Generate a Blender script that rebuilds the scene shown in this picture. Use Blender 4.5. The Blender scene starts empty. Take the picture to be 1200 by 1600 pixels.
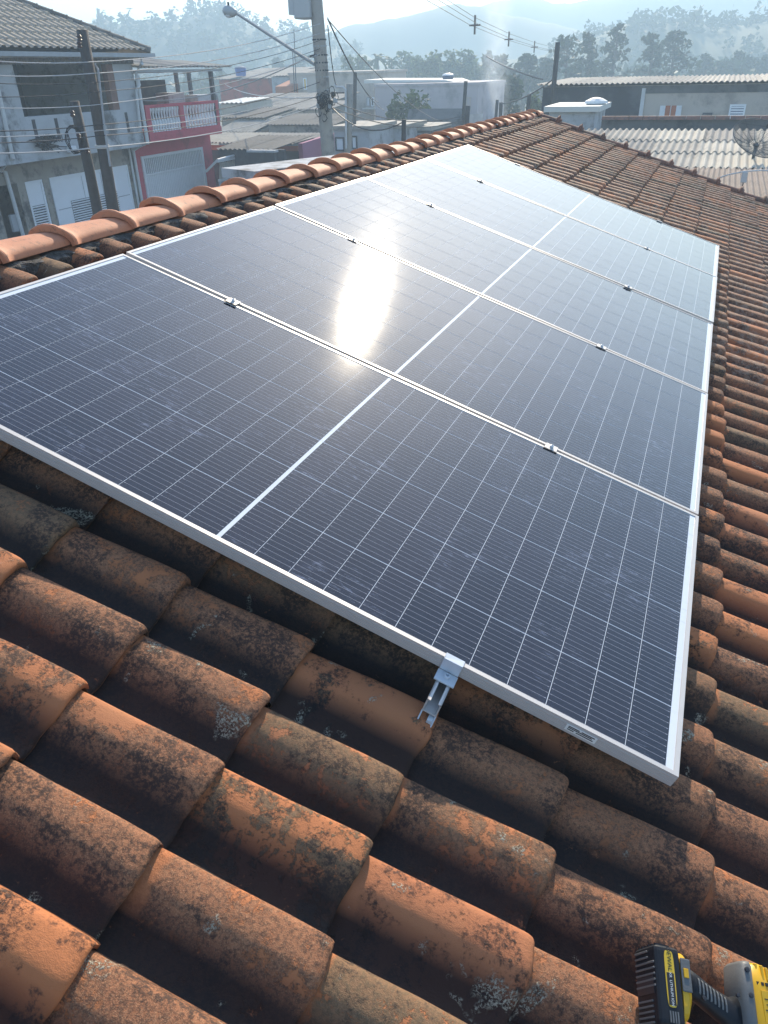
import bpy, bmesh, math, random
from mathutils import Vector, Matrix, noise as mnoise
rnd = random.Random(7)
PI = math.pi
scene = bpy.context.scene
COL = scene.collection

# ------------------------------------------------------------------ camera
Z0 = 4.63                                   # height of the upper edge of the solar array over the street
CAM = Vector((2.0122, -1.2167, Z0 + 0.5691))
YAW, PITCH, ROLL, FPX = 0.39320, 0.53140, -0.02502, 1172.6
SLOPE = 0.32324
def cam_axes():
    cy, sy, cp, sp = math.cos(YAW), math.sin(YAW), math.cos(PITCH), math.sin(PITCH)
    f = Vector((-sy*cp, cy*cp, -sp)); r = Vector((cy, sy, 0)); u = r.cross(f)
    r2 = r*math.cos(ROLL) + u*math.sin(ROLL); u2 = -r*math.sin(ROLL) + u*math.cos(ROLL)
    return r2, u2, f
CR, CU, CF = cam_axes()
cam_data = bpy.data.cameras.new('camera')
cam = bpy.data.objects.new('camera', cam_data); COL.objects.link(cam)
m = Matrix.Identity(4)
for i in range(3):
    m[i][0] = CR[i]; m[i][1] = CU[i]; m[i][2] = -CF[i]; m[i][3] = CAM[i]
cam.matrix_world = m
cam_data.sensor_fit = 'VERTICAL'; cam_data.sensor_height = 24.0
cam_data.lens = FPX/1600.0*24.0
cam_data.clip_start = 0.05; cam_data.clip_end = 6000
scene.camera = cam

# ------------------------------------------------------------------ light
SUN = Vector((-0.153, 0.8835, 0.4427)).normalized()
SUN_EL = math.asin(SUN.z); SUN_AZ = math.atan2(SUN.x, SUN.y)
world = bpy.data.worlds.new('World'); scene.world = world; world.use_nodes = True
wn = world.node_tree.nodes; wl = world.node_tree.links
bg = wn['Background']
sky = wn.new('ShaderNodeTexSky'); sky.sky_type = 'NISHITA'; sky.sun_disc = False
sky.sun_elevation = SUN_EL; sky.sun_rotation = SUN_AZ
sky.air_density = 1.25; sky.dust_density = 0.7; sky.ozone_density = 2.0; sky.altitude = 0
tint = wn.new('ShaderNodeMix'); tint.data_type = 'RGBA'; tint.blend_type = 'MULTIPLY'; tint.inputs[0].default_value = 1
wl.new(sky.outputs[0], tint.inputs[6]); tint.inputs[7].default_value = (.92, .985, 1.09, 1)      # cool white balance of the hazy sky
wl.new(tint.outputs[2], bg.inputs[0]); bg.inputs[1].default_value = 0.13
sun_data = bpy.data.lights.new('sun', 'SUN'); sun_data.energy = 5.0; sun_data.angle = math.radians(0.53)
sun_data.color = (1.0, 0.865, 0.67)
sun = bpy.data.objects.new('sun', sun_data); COL.objects.link(sun)
sun.rotation_euler = (-SUN).to_track_quat('-Z', 'Y').to_euler(); sun.location = (0, 0, 60)
scene.view_settings.view_transform = 'Standard'; scene.view_settings.look = 'None'
scene.view_settings.gamma = 1.0; scene.view_settings.use_curve_mapping = False
scene.view_settings.exposure = 0.84
scene.render.engine = 'CYCLES'
cy_ = scene.cycles
cy_.max_bounces = 6; cy_.diffuse_bounces = 3; cy_.glossy_bounces = 3; cy_.transmission_bounces = 3
cy_.volume_bounces = 1; cy_.transparent_max_bounces = 8
cy_.use_denoising = True
cy_.sample_clamp_indirect = 6.0

# ------------------------------------------------------------------ helpers
def ray(px, py):
    return (CF + CR*((px-600)/FPX) - CU*((py-800)/FPX)).normalized()
def atX(px, py, X):
    d = ray(px, py); return CAM + d*((X-CAM.x)/d.x)
def atY(px, py, Y):
    d = ray(px, py); return CAM + d*((Y-CAM.y)/d.y)
def atZ(px, py, Z):
    d = ray(px, py); return CAM + d*((Z-CAM.z)/d.z)
def atD(px, py, D):
    return CAM + ray(px, py)*D

class MB:
    def __init__(s): s.v = []; s.f = []
    def add(s, vs, fs):
        o = len(s.v); s.v += [Vector(q) for q in vs]; s.f += [[i+o for i in f] for f in fs]; return s
    def quad(s, a, b, c, d): return s.add([a, b, c, d], [[0, 1, 2, 3]])
    def box(s, lo, hi, M=None):
        x0, y0, z0 = lo; x1, y1, z1 = hi
        vs = [Vector(q) for q in ((x0,y0,z0),(x1,y0,z0),(x1,y1,z0),(x0,y1,z0),(x0,y0,z1),(x1,y0,z1),(x1,y1,z1),(x0,y1,z1))]
        if M is not None: vs = [M @ q for q in vs]
        return s.add(vs, [[0,3,2,1],[4,5,6,7],[0,1,5,4],[1,2,6,5],[2,3,7,6],[3,0,4,7]])
    def hexa(s, bottom, top):
        n = len(bottom)
        fs = [list(range(n))[::-1], [i+n for i in range(n)]]
        fs += [[i, (i+1) % n, (i+1) % n+n, i+n] for i in range(n)]
        return s.add(list(bottom)+list(top), fs)
    def prism(s, poly, ext):
        ext = Vector(ext); return s.hexa(poly, [Vector(q)+ext for q in poly])
    def tube(s, pts, r, n=6, caps=True):
        pts = [Vector(q) for q in pts]; vs = []; fs = []
        rs = r if isinstance(r, (list, tuple)) else [r]*len(pts)
        for i, q in enumerate(pts):
            t = (pts[min(i+1, len(pts)-1)] - pts[max(i-1, 0)]).normalized()
            a = Vector((0, 0, 1)) if abs(t.z) < .9 else Vector((1, 0, 0))
            b = t.cross(a).normalized(); c = t.cross(b)
            for k in range(n):
                an = 2*PI*k/n; vs.append(q + (b*math.cos(an) + c*math.sin(an))*rs[i])
        for i in range(len(pts)-1):
            for k in range(n):
                fs.append([i*n+k, i*n+(k+1) % n, (i+1)*n+(k+1) % n, (i+1)*n+k])
        if caps:
            fs.append(list(range(n))[::-1]); fs.append([(len(pts)-1)*n+k for k in range(n)])
        return s.add(vs, fs)
    def lathe(s, prof, c=(0, 0, 0), n=12, axis=None):
        c = Vector(c); vs = []; fs = []
        for r, z in prof:
            for k in range(n):
                a = 2*PI*k/n; vs.append(Vector((r*math.cos(a), r*math.sin(a), z)))
        if axis is not None:
            q = Vector((0, 0, 1)).rotation_difference(Vector(axis).normalized()); vs = [q @ w for w in vs]
        vs = [w+c for w in vs]
        for i in range(len(prof)-1):
            for k in range(n): fs.append([i*n+k, i*n+(k+1) % n, (i+1)*n+(k+1) % n, (i+1)*n+k])
        fs.append(list(range(n))[::-1]); fs.append([(len(prof)-1)*n+k for k in range(n)])
        return s.add(vs, fs)
    def ball(s, c, r, nu=10, nv=7):
        rr = r if isinstance(r, (tuple, list)) else (r, r, r); c = Vector(c); vs = []; fs = []
        for i in range(nv+1):
            t = PI*i/nv
            for k in range(nu):
                a = 2*PI*k/nu
                vs.append(c + Vector((rr[0]*math.sin(t)*math.cos(a), rr[1]*math.sin(t)*math.sin(a), rr[2]*math.cos(t))))
        for i in range(nv):
            for k in range(nu): fs.append([i*nu+k, (i+1)*nu+k, (i+1)*nu+(k+1) % nu, i*nu+(k+1) % nu])
        return s.add(vs, fs)
    def mesh(s, name, mat=None, smooth=False, bevel=0, seg=1, M=None):
        me = bpy.data.meshes.new(name)
        vs = s.v if M is None else [M @ q for q in s.v]
        me.from_pydata([tuple(q) for q in vs], [], s.f); me.validate()
        if bevel:
            bm = bmesh.new(); bm.from_mesh(me)
            bmesh.ops.remove_doubles(bm, verts=bm.verts, dist=1e-5)
            bmesh.ops.bevel(bm, geom=[e for e in bm.edges if len(e.link_faces) == 2 and e.calc_face_angle(0) > .5],
                            offset=bevel, segments=seg, affect='EDGES', profile=.6)
            bm.to_mesh(me); bm.free()
        if smooth:
            me.polygons.foreach_set('use_smooth', [True]*len(me.polygons))
        if mat:
            for q in (mat if isinstance(mat, (list, tuple)) else [mat]): me.materials.append(q)
        me.update(); return me
    def build(s, name, mat, parent=None, smooth=False, bevel=0, seg=1, local=False):
        M = None
        root = parent
        if parent is not None and not local:
            while root.parent is not None: root = root.parent
            M = root.matrix_world.inverted() if root.name in WM else None
            if root.name in WM: M = WM[root.name].inverted()
        return link(name, s.mesh(name, mat, smooth, bevel, seg, M), parent)
WM = {}
def link(name, me, parent=None):
    o = bpy.data.objects.new(name, me); COL.objects.link(o)
    if parent is not None: o.parent = parent
    return o
def tag(o, label=None, cat=None, group=None, kind=None):
    if label: o['label'] = label
    if cat: o['category'] = cat
    if group: o['group'] = group
    if kind: o['kind'] = kind
    return o
def thing(name, label, cat, loc=(0, 0, 0), M=None, group=None):
    o = bpy.data.objects.new(name, None); COL.objects.link(o)
    o.empty_display_size = .2
    W = M if M is not None else Matrix.Translation(Vector(loc))
    o.matrix_world = W; WM[o.name] = W.copy()
    return tag(o, label, cat, group)

# ------------------------------------------------------------------ materials
class N:
    def __init__(s, name):
        s.m = bpy.data.materials.new(name); s.m.use_nodes = True
        s.t = s.m.node_tree; s.p = s.t.nodes['Principled BSDF']; s.out = s.t.nodes['Material Output']
    def n(s, ty, **kw):
        q = s.t.nodes.new(ty)
        for k, v in kw.items():
            if k.startswith('i_'): q.inputs[k[2:]].default_value = v
            else: setattr(q, k, v)
        return q
    def l(s, a, b): s.t.links.new(a, b)
    def math(s, op, a, b=None, c=None, clamp=False):
        q = s.t.nodes.new('ShaderNodeMath'); q.operation = op; q.use_clamp = clamp
        for i, v in enumerate((a, b, c)):
            if v is None: continue
            if isinstance(v, (int, float)): q.inputs[i].default_value = v
            else: s.l(v, q.inputs[i])
        return q.outputs[0]
    def mix(s, fac, a, b):
        q = s.t.nodes.new('ShaderNodeMix'); q.data_type = 'RGBA'
        for sock, v in ((q.inputs[0], fac), (q.inputs[6], a), (q.inputs[7], b)):
            if isinstance(v, (int, float)): sock.default_value = v
            elif isinstance(v, tuple): sock.default_value = (v[0], v[1], v[2], 1)
            else: s.l(v, sock)
        return q.outputs[2]
    def noise(s, vec, scale, detail=4, rough=.6, dist=0):
        q = s.n('ShaderNodeTexNoise'); q.inputs['Scale'].default_value = scale
        q.inputs['Detail'].default_value = detail; q.inputs['Roughness'].default_value = rough
        q.inputs['Distortion'].default_value = dist
        if vec is not None: s.l(vec, q.inputs['Vector'])
        return q.outputs['Fac']
    def ramp(s, fac, lo, hi):
        q = s.n('ShaderNodeMapRange'); q.interpolation_type = 'SMOOTHSTEP'
        q.inputs['From Min'].default_value = lo; q.inputs['From Max'].default_value = hi
        s.l(fac, q.inputs['Value']); return q.outputs[0]
    def bump(s, h, strength, dist=.01, normal=None):
        q = s.n('ShaderNodeBump'); q.inputs['Strength'].default_value = strength; q.inputs['Distance'].default_value = dist
        s.l(h, q.inputs['Height'])
        if normal is not None: s.l(normal, q.inputs['Normal'])
        return q.outputs[0]
    def pos(s): return s.n('ShaderNodeNewGeometry').outputs['Position']
    def obj(s): return s.n('ShaderNodeTexCoord').outputs['Object']
    def rand(s):
        a = s.n('ShaderNodeObjectInfo').outputs['Random']; b = s.n('ShaderNodeNewGeometry').outputs['Random Per Island']
        return s.math('FRACT', s.math('ADD', a, b))

def simple(name, col, rough=.7, metal=0, var=.25, scale=3., bump=0., dirt=None, dirt_scale=1.2, spec=.5, bscale=None):
    k = N(name); P = k.pos()
    nz = k.noise(P, scale, 5, .65)
    c = k.mix(nz, tuple(q*(1-var) for q in col), tuple(min(1, q*(1+var)) for q in col))
    if dirt:
        d = k.ramp(k.noise(P, dirt_scale, 6, .7), .48, .66)
        c = k.mix(d, c, dirt)
    k.l(c, k.p.inputs['Base Color']); k.p.inputs['Roughness'].default_value = rough
    k.p.inputs['Metallic'].default_value = metal; k.p.inputs['Specular IOR Level'].default_value = spec
    if bump: k.l(k.bump(k.noise(P, bscale or scale*6, 5, .7), bump, .02), k.p.inputs['Normal'])
    return k.m

def tile_material(name, clean=0., pale=0.):
    k = N(name); O = k.obj(); R = k.rand()
    off = k.n('ShaderNodeCombineXYZ'); k.l(k.math('MULTIPLY', R, 61.), off.inputs[0]); k.l(k.math('MULTIPLY', R, 37.), off.inputs[1]); k.l(k.math('MULTIPLY', R, 17.), off.inputs[2])
    va = k.n('ShaderNodeVectorMath', operation='ADD'); k.l(O, va.inputs[0]); k.l(off.outputs[0], va.inputs[1]); V = va.outputs[0]
    r2 = k.math('FRACT', k.math('MULTIPLY', R, 13.7)); r3 = k.math('FRACT', k.math('MULTIPLY', R, 47.3))
    n1 = k.noise(V, 8, 2, .5); n2 = k.noise(V, 26, 7, .72, .6); n3 = k.noise(V, 120, 4, .75); n4 = k.noise(V, 420, 2, .8)
    clay = k.mix(n1, (.40, .135, .050), (.58, .225, .085))
    clay = k.mix(k.ramp(r2, .0, 1.), clay, k.mix(n1, (.42, .19, .085), (.44, .14, .06)))
    clay = k.mix(k.math('MULTIPLY', n3, .30), clay, (.34, .11, .05))
    # brown weathered film and black algae
    film = k.mix(n2, (.185, .066, .034), (.440, .195, .092))
    film = k.mix(k.math('MULTIPLY', k.ramp(n3, .42, .62), .75), film, (.080, .043, .028))
    film = k.mix(k.math('MULTIPLY', k.ramp(n4, .5, .68), .55), film, (.52, .28, .145))
    film = k.mix(k.math('MULTIPLY', k.ramp(r3, .72, 1.), .55), film, (.135, .112, .062))
    cover = k.math('ADD', k.math('MULTIPLY', n2, .62), k.math('ADD', k.math('MULTIPLY', n1, .5), k.math('MULTIPLY', n3, .30)))
    # share of the tile that has kept its clay colour differs from tile to tile
    thr = k.math('ADD', .592-clean, k.math('MULTIPLY', k.math('POWER', R, 4.), .25))
    mask = k.ramp(k.math('SUBTRACT', cover, thr), -.012, .035)
    c = k.mix(mask, clay, film)
    black = k.ramp(k.math('ADD', k.math('MULTIPLY', n1, .5), k.math('MULTIPLY', k.noise(V, 45, 6, .8), .5)), .495, .575)
    c = k.mix(k.math('MULTIPLY', black, k.math('MULTIPLY', k.ramp(n3, .33, .55), .82)), c, (.034, .021, .017))
    # algae film in the water channel, colour blackened further to paint in its shade
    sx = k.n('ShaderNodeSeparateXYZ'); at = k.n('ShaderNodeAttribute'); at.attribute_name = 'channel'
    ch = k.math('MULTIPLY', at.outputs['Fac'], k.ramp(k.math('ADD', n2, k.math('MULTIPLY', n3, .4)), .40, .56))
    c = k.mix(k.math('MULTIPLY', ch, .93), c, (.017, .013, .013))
    # strip near the head that the tile above sheltered: cleaner clay
    so = k.n('ShaderNodeAttribute'); so.attribute_name = 'along'
    hs = k.math('SUBTRACT', 1., k.ramp(k.math('ADD', so.outputs['Fac'], k.math('MULTIPLY', k.math('SUBTRACT', n2, .5), .05)), .056, .070))
    hs = k.math('MULTIPLY', hs, k.math('GREATER_THAN', k.math('FRACT', k.math('MULTIPLY', R, 91.7)), .5))
    hs = k.math('MULTIPLY', hs, k.math('SUBTRACT', 1., at.outputs['Fac']))
    c = k.mix(k.math('MULTIPLY', hs, .8), c, clay)
    # lichen rosettes
    patch = k.ramp(k.noise(V, 13, 3, .55, .4), .630, .69)
    li = k.math('MULTIPLY', patch, k.ramp(k.noise(V, 210, 4, .8), .485, .55))
    li = k.math('MULTIPLY', li, k.math('GREATER_THAN', k.math('FRACT', k.math('MULTIPLY', R, 29.3)), .2))
    c = k.mix(k.math('MULTIPLY', li, .85), c, (.46, .43, .33))
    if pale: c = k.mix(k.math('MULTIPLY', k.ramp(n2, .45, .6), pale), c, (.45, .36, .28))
    k.l(c, k.p.inputs['Base Color'])
    k.p.inputs['Roughness'].default_value = .82; k.p.inputs['Specular IOR Level'].default_value = .35
    h = k.math('ADD', k.math('MULTIPLY', n3, .5), k.math('ADD', k.math('MULTIPLY', mask, .35), k.math('MULTIPLY', n4, .25)))
    h = k.math('ADD', h, k.math('MULTIPLY', li, .7))
    k.l(k.bump(h, .8, .004), k.p.inputs['Normal'])
    return k.m
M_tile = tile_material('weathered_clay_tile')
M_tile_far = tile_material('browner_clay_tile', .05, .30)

def ridge_material():
    k = N('new_clay_ridge'); O = k.obj(); R = k.rand()
    off = k.n('ShaderNodeCombineXYZ'); k.l(k.math('MULTIPLY', R, 31.), off.inputs[0])
    va = k.n('ShaderNodeVectorMath', operation='ADD'); k.l(O, va.inputs[0]); k.l(off.outputs[0], va.inputs[1]); V = va.outputs[0]
    n1 = k.noise(V, 6, 3, .6); n2 = k.noise(V, 45, 5, .7)
    c = k.mix(n1, (.47, .175, .088), (.58, .245, .13)); c = k.mix(k.math('MULTIPLY', R, .35), c, (.52, .26, .16))
    c = k.mix(k.math('MULTIPLY', k.ramp(n2, .54, .68), .6), c, (.24, .13, .08))
    c = k.mix(k.math('MULTIPLY', k.ramp(k.noise(V, 14, 6, .75), .57, .68), .7), c, (.13, .08, .055))
    k.l(c, k.p.inputs['Base Color']); k.p.inputs['Roughness'].default_value = .75
    k.l(k.bump(n2, .25, .004), k.p.inputs['Normal']); return k.m
M_ridge = ridge_material()
M_mortar = simple('blackened_mortar', (.075, .068, .062), .95, var=.6, scale=40, bump=.9, bscale=60, dirt=(.22, .19, .16), dirt_scale=14)

def glazed(name, kind):
    """cells and white backing behind the textured cover glass"""
    k = N(name); P = k.pos()
    if kind == 'cell':
        O = k.obj(); sx = k.n('ShaderNodeSeparateXYZ'); k.l(O, sx.inputs[0])
        X, Y = sx.outputs[0], sx.outputs[1]
        ph = k.math('FRACT', k.math('ADD', k.math('DIVIDE', Y, .01826), .5))
        dd = k.math('MULTIPLY', k.math('ABSOLUTE', k.math('SUBTRACT', ph, .5)), .01826)
        end = k.math('GREATER_THAN', k.math('ABSOLUTE', X), .0385)
        w = k.math('ADD', .00048, k.math('MULTIPLY', end, .0005))
        line = k.math('MULTIPLY', k.math('LESS_THAN', dd, w), k.math('LESS_THAN', k.math('ABSOLUTE', X), .0430))
        tone = k.n('ShaderNodeObjectInfo').outputs['Random']
        base = k.mix(tone, (.0045, .0050, .0130), (.0130, .0115, .0215))
        base = k.mix(k.math('MULTIPLY', k.noise(P, 2.5, 3, .6), .5), base, (.016, .012, .015))
        c = k.mix(line, base, (.24, .24, .27))
        k.p.inputs['Roughness'].default_value = .26
    else:
        c = k.mix(k.noise(P, 3, 4), (.62, .66, .70), (.70, .73, .76)); k.p.inputs['Roughness'].default_value = .6
    # smears and dust on the glass
    st = k.n('ShaderNodeMapping'); st.inputs['Rotation'].default_value = (0, 0, .6); st.inputs['Scale'].default_value = (1, 4, 1); k.l(P, st.inputs[0])
    sm = k.math('MULTIPLY', k.ramp(k.noise(st.outputs[0], 18, 6, .8), .52, .70), k.ramp(k.noise(P, 3.4, 4), .47, .60))
    c = k.mix(k.math('MULTIPLY', sm, .42), c, (.30, .34, .46))
    k.l(c, k.p.inputs['Base Color'])
    k.p.inputs['Specular IOR Level'].default_value = 0
    k.p.inputs['Coat Weight'].default_value = 1.0; k.p.inputs['Coat IOR'].default_value = 1.65
    k.p.inputs['Sheen Weight'].default_value = .0; k.p.inputs['Sheen Roughness'].default_value = .45; k.p.inputs['Sheen Tint'].default_value = (.80, .90, 1, 1)
    k.l(k.math('ADD', .042, k.math('MULTIPLY', k.noise(P, 9, 3), .018)), k.p.inputs['Coat Roughness'])
    g = k.noise(P, 520, 2, .6)
    k.l(k.bump(g, .02, .0010), k.p.inputs['Coat Normal'])
    return k.m
M_cell = glazed('solar_cell_glass', 'cell'); M_sheet = glazed('white_backsheet_glass', 'sheet')
def alu(name, col, rough, brushed=True):
    k = N(name); P = k.pos()
    c = k.mix(k.noise(P, 30, 4), tuple(q*.9 for q in col), col); k.l(c, k.p.inputs['Base Color'])
    k.p.inputs['Metallic'].default_value = .25; k.p.inputs['Roughness'].default_value = rough
    return k.m
M_alu = alu('anodised_aluminium', (.58, .55, .52), .45); M_steel = alu('galvanised_steel', (.62, .66, .70), .35)
M_dark = simple('dark_metal', (.03, .03, .035), .5); M_black = simple('black_plastic', (.014, .016, .020), .5, spec=.3, var=.15, scale=40, bump=.1)
M_yellow = simple('yellow_plastic', (.66, .37, .010), .4, var=.08, scale=20); M_greyp = simple('grey_plastic', (.13, .132, .128), .5, var=.2, scale=40, bump=.1)
M_white_print = simple('white_print', (.75, .75, .72), .6, var=.05); M_ink = simple('ink', (.02, .02, .022), .6, var=.05)
M_labely = simple('yellow_label', (.70, .45, .03), .5, var=.05)

# ------------------------------------------------------------------ our roof
RU = Vector((math.cos(SLOPE), 0, -math.sin(SLOPE))); RV = Vector((0, 1, 0)); RN = RU.cross(RV)
def roofM(u=0, v=0, h=0):
    M = Matrix.Identity(4); o = Vector((0, 0, Z0)) + RU*u + RV*v + RN*h
    for i in range(3):
        M[i][0] = RU[i]; M[i][1] = RV[i]; M[i][2] = RN[i]; M[i][3] = o[i]
    return M
RM = roofM()
house = thing('tiled_house', 'house under our feet with weathered clay tile roof carrying the solar panels', 'house', M=Matrix.Translation((0, 4, 0)))
PITCH_V, PITCH_U, NOSE0, V0 = 0.1835, 0.3200, 1.134, -0.052
PROF = [(.194, .014), (.183, .003), (.171, .0), (.158, .0005), (.147, .0045), (.135, .0125), (.121, .024), (.108, .0355), (.097, .0440), (.088, .0490), (.078, .0522),
        (.062, .0538), (.036, .0540), (.026, .0525), (.019, .0485), (.013, .040), (.008, .028), (.003, .014), (-.003, .004)]
# profile measured from the far foot of the barrel towards the viewer (-v)
def tile_mesh(seed, nl=7):
    """one barrel-and-pan clay tile; local x down the slope (0 = head, TL = nose), y across, z up"""
    r = random.Random(seed); TL = PITCH_U + .055; TH = .015; vs = []; fs = []; ch = []; al = []
    npf = len(PROF); rows = []
    us = [0, .055, .075, .14, .21, .28, TL-.026, TL-.013, TL-.005, TL-.0005] if nl >= 7 else [0, .18, TL-.008, TL]
    for iu, u in enumerate(us):
        t = u/TL; nose = 1.0 if iu < len(us)-1 else 0
        row = []
        for (y, z) in PROF:
            zz = z*(1.0 + .05*t) + .030*t                      # nose rides on the next course
            n_ = mnoise.noise(Vector((u*9+seed*3.1, y*22, seed)))*.0022 + mnoise.noise(Vector((u*30+seed, y*50, 3)))*.0008
            zz += n_
            yt = .062 + (y-.062)*(.90+.10*t) if y < .15 else y
            yy = yt + mnoise.noise(Vector((u*7, seed*1.7, 5)))*.002
            uu = u + ((mnoise.noise(Vector((y*16, seed*2.3, 1)))*.005 + mnoise.noise(Vector((y*75, seed*4.3, 6)))*.0022 - .007*min(1, max(0, (abs(y-.062)-.030)/.035))**1.6) if iu >= len(us)-3 else 0)
            if nl >= 7: zz -= {1: .012, 2: .0065, 3: .0028, 4: .0008}.get(len(us)-iu, 0)
            elif iu == len(us)-1: zz -= .006
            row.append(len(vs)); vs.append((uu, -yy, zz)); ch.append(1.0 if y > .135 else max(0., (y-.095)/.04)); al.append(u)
        rows.append(row)
    top = len(vs); under = []
    for iu, u in enumerate((us[0], us[-1])):                    # underside
        row = []
        for j, (y, z) in enumerate(PROF):
            x_, y_, z_ = vs[rows[0 if iu == 0 else -1][j]]
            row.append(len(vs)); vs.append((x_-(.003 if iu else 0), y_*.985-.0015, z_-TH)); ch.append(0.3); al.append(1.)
        under.append(row)
    for a, b in zip(rows[:-1], rows[1:]):
        for j in range(npf-1): fs.append([a[j], b[j], b[j+1], a[j+1]])
    for j in range(npf-1):
        fs.append([rows[-1][j], under[1][j], under[1][j+1], rows[-1][j+1]])
        fs.append([under[1][j], under[0][j], under[0][j+1], under[1][j+1]])
        fs.append([under[0][j], rows[0][j], rows[0][j+1], under[0][j+1]])
    return vs, fs, ch, al
def tile_obmesh(seed, nl=7, mat=None):
    vs, fs, ch, al = tile_mesh(seed, nl)
    me = bpy.data.meshes.new('roof_tile'); me.from_pydata(vs, [], fs)
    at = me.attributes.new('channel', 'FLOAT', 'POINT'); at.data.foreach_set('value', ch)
    at = me.attributes.new('along', 'FLOAT', 'POINT'); at.data.foreach_set('value', al)
    me.polygons.foreach_set('use_smooth', [True]*len(me.polygons)); me.materials.append(mat or M_tile); me.update()
    try: me.set_sharp_from_angle(angle=math.radians(70))
    except Exception: pass
    return me
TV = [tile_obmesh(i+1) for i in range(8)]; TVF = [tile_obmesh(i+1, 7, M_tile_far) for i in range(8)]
TVs = [tile_mesh(i+1, 4) for i in range(4)]
HB = -.171                                                    # level of the tile bed below the panel face
V_END = 10.26
slots = []
for i in range(-4, 9):
    nose = NOSE0 + PITCH_U*i
    for j in range(-62, 9):
        v = V0 - PITCH_V*j
        if v > V_END or v < -1.75: continue
        slots.append((nose, v))
def project(P):
    d = P - CAM; z = d.dot(CF)
    if z < .05: return None
    return 600+FPX*d.dot(CR)/z, 800-FPX*d.dot(CU)/z, z
rank = []
for (nose, v) in slots:
    c = RM @ Vector((nose-.16, v-.07, -.12)); q = project(c)
    if q is None: rank.append((0, nose, v)); continue
    x, y, z = q
    ins = 0 if (x < -110 or x > 1310 or y < 120 or y > 1720) else 1
    hid = 1 if (0.15 < nose-.10 and nose < 2.26 and .10 < v < 5.70) else 0
    rank.append(((ins*(1-hid))/z, nose, v))
rank.sort(reverse=True)
big = []; rest = []
for k, (s_, nose, v) in enumerate(rank):
    (big if (k < 298 and s_ > 0) else rest).append((nose, v))
TL = PITCH_U+.055
HW = Matrix.Translation((0, 4, 0)).inverted()
for (nose, v) in big:
    o = link('roof_tile', rnd.choice(TVF if v > 3.2 else TV), house)
    du, dv, dh = rnd.gauss(0, .004), rnd.gauss(0, .003), rnd.gauss(0, .0018)
    R_ = Matrix.Rotation(rnd.gauss(0, .010), 4, 'Z') @ Matrix.Rotation(rnd.gauss(0, .008), 4, 'X') @ Matrix.Rotation(rnd.gauss(0, .004), 4, 'Y')
    SX = Matrix.Diagonal((.62 if nose < 0 else 1, 1, 1, 1))       # the top course is cut under the ridge
    o.matrix_local = HW @ RM @ Matrix.Translation((nose-TL*SX[0][0]+du, v+.014+dv, HB+dh)) @ R_ @ SX
vs = []; fs = []; ch = []; al = []; mi = []
for (nose, v) in rest:
    tv, tf, tc, ta_ = rnd.choice(TVs)
    SX = Matrix.Diagonal((.62 if nose < 0 else 1, 1, 1, 1))
    Mx = RM @ Matrix.Translation((nose-TL*SX[0][0]+rnd.gauss(0, .003), v+.014, HB+rnd.gauss(0, .0018))) @ Matrix.Rotation(rnd.gauss(0, .008), 4, 'Z') @ SX
    o_ = len(vs); vs += [tuple(HW @ (Mx @ Vector(q))) for q in tv]; fs += [[a+o_ for a in f] for f in tf]; mi += [0 if v > 3.2 else 1]*len(tf); ch += tc; al += ta_
me = bpy.data.meshes.new('far_roof_tiles'); me.from_pydata(vs, [], fs)
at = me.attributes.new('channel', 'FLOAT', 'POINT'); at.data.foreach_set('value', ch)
at = me.attributes.new('along', 'FLOAT', 'POINT'); at.data.foreach_set('value', al)
me.polygons.foreach_set('use_smooth', [True]*len(me.polygons)); me.materials.append(M_tile_far); me.materials.append(M_tile); me.polygons.foreach_set('material_index', mi); me.update()
try: me.set_sharp_from_angle(angle=math.radians(70))
except Exception: pass
tag(link('roof_tile_field', me, house), kind='stuff')

# deck, far slope and walls
M_plaster = simple('cream_plaster', (.42, .38, .33), .9, bump=.2, dirt=(.2, .17, .15))
XR = -.40                                                     # ridge line
def rp(u, v, h): return RM @ Vector((u, v, h))
dk = MB()
a, b, c, d = rp(-.42, -2.2, -.20), rp(4.1, -2.2, -.20), rp(4.1, V_END, -.20), rp(-.42, V_END, -.20)
dk.hexa([q-Vector((0, 0, .06)) for q in (a, b, c, d)], [a, b, c, d]); dk.build('deck', M_plaster, house)
zr = a.z
fs_ = MB(); L_ = 4.6
fs_.hexa([(XR-.02, -2.2, zr-.06), (XR-.02, V_END, zr-.06), (XR-L_, V_END, zr-.06-L_*.335), (XR-L_, -2.2, zr-.06-L_*.335)],
         [(XR-.02, -2.2, zr+.03), (XR-.02, V_END, zr+.03), (XR-L_, V_END, zr+.03-L_*.335), (XR-L_, -2.2, zr+.03-L_*.335)])
fs_.build('far_slope', M_tile, house)
wl_ = MB(); xe = 3.7; ze = rp(4.1, 0, -.27).z
wl_.prism([(-4.4, V_END-.25, 0), (xe, V_END-.25, 0), (xe, V_END-.25, ze), (XR, V_END-.25, zr-.07), (-4.4, V_END-.25, zr-.07-4*.335)], (0, -.2, 0))
wl_.prism([(-4.4, -2.0, 0), (xe, -2.0, 0), (xe, -2.0, ze), (XR, -2.0, zr-.07), (-4.4, -2.0, zr-.07-4*.335)], (0, -.2, 0))
wl_.box((-4.4, -2.0, 0), (-4.2, V_END-.45, zr-1.45)); wl_.box((xe-.2, -2.0, 0), (xe, V_END-.45, ze-.02))
wl_.build('wall', M_plaster, house)

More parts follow.
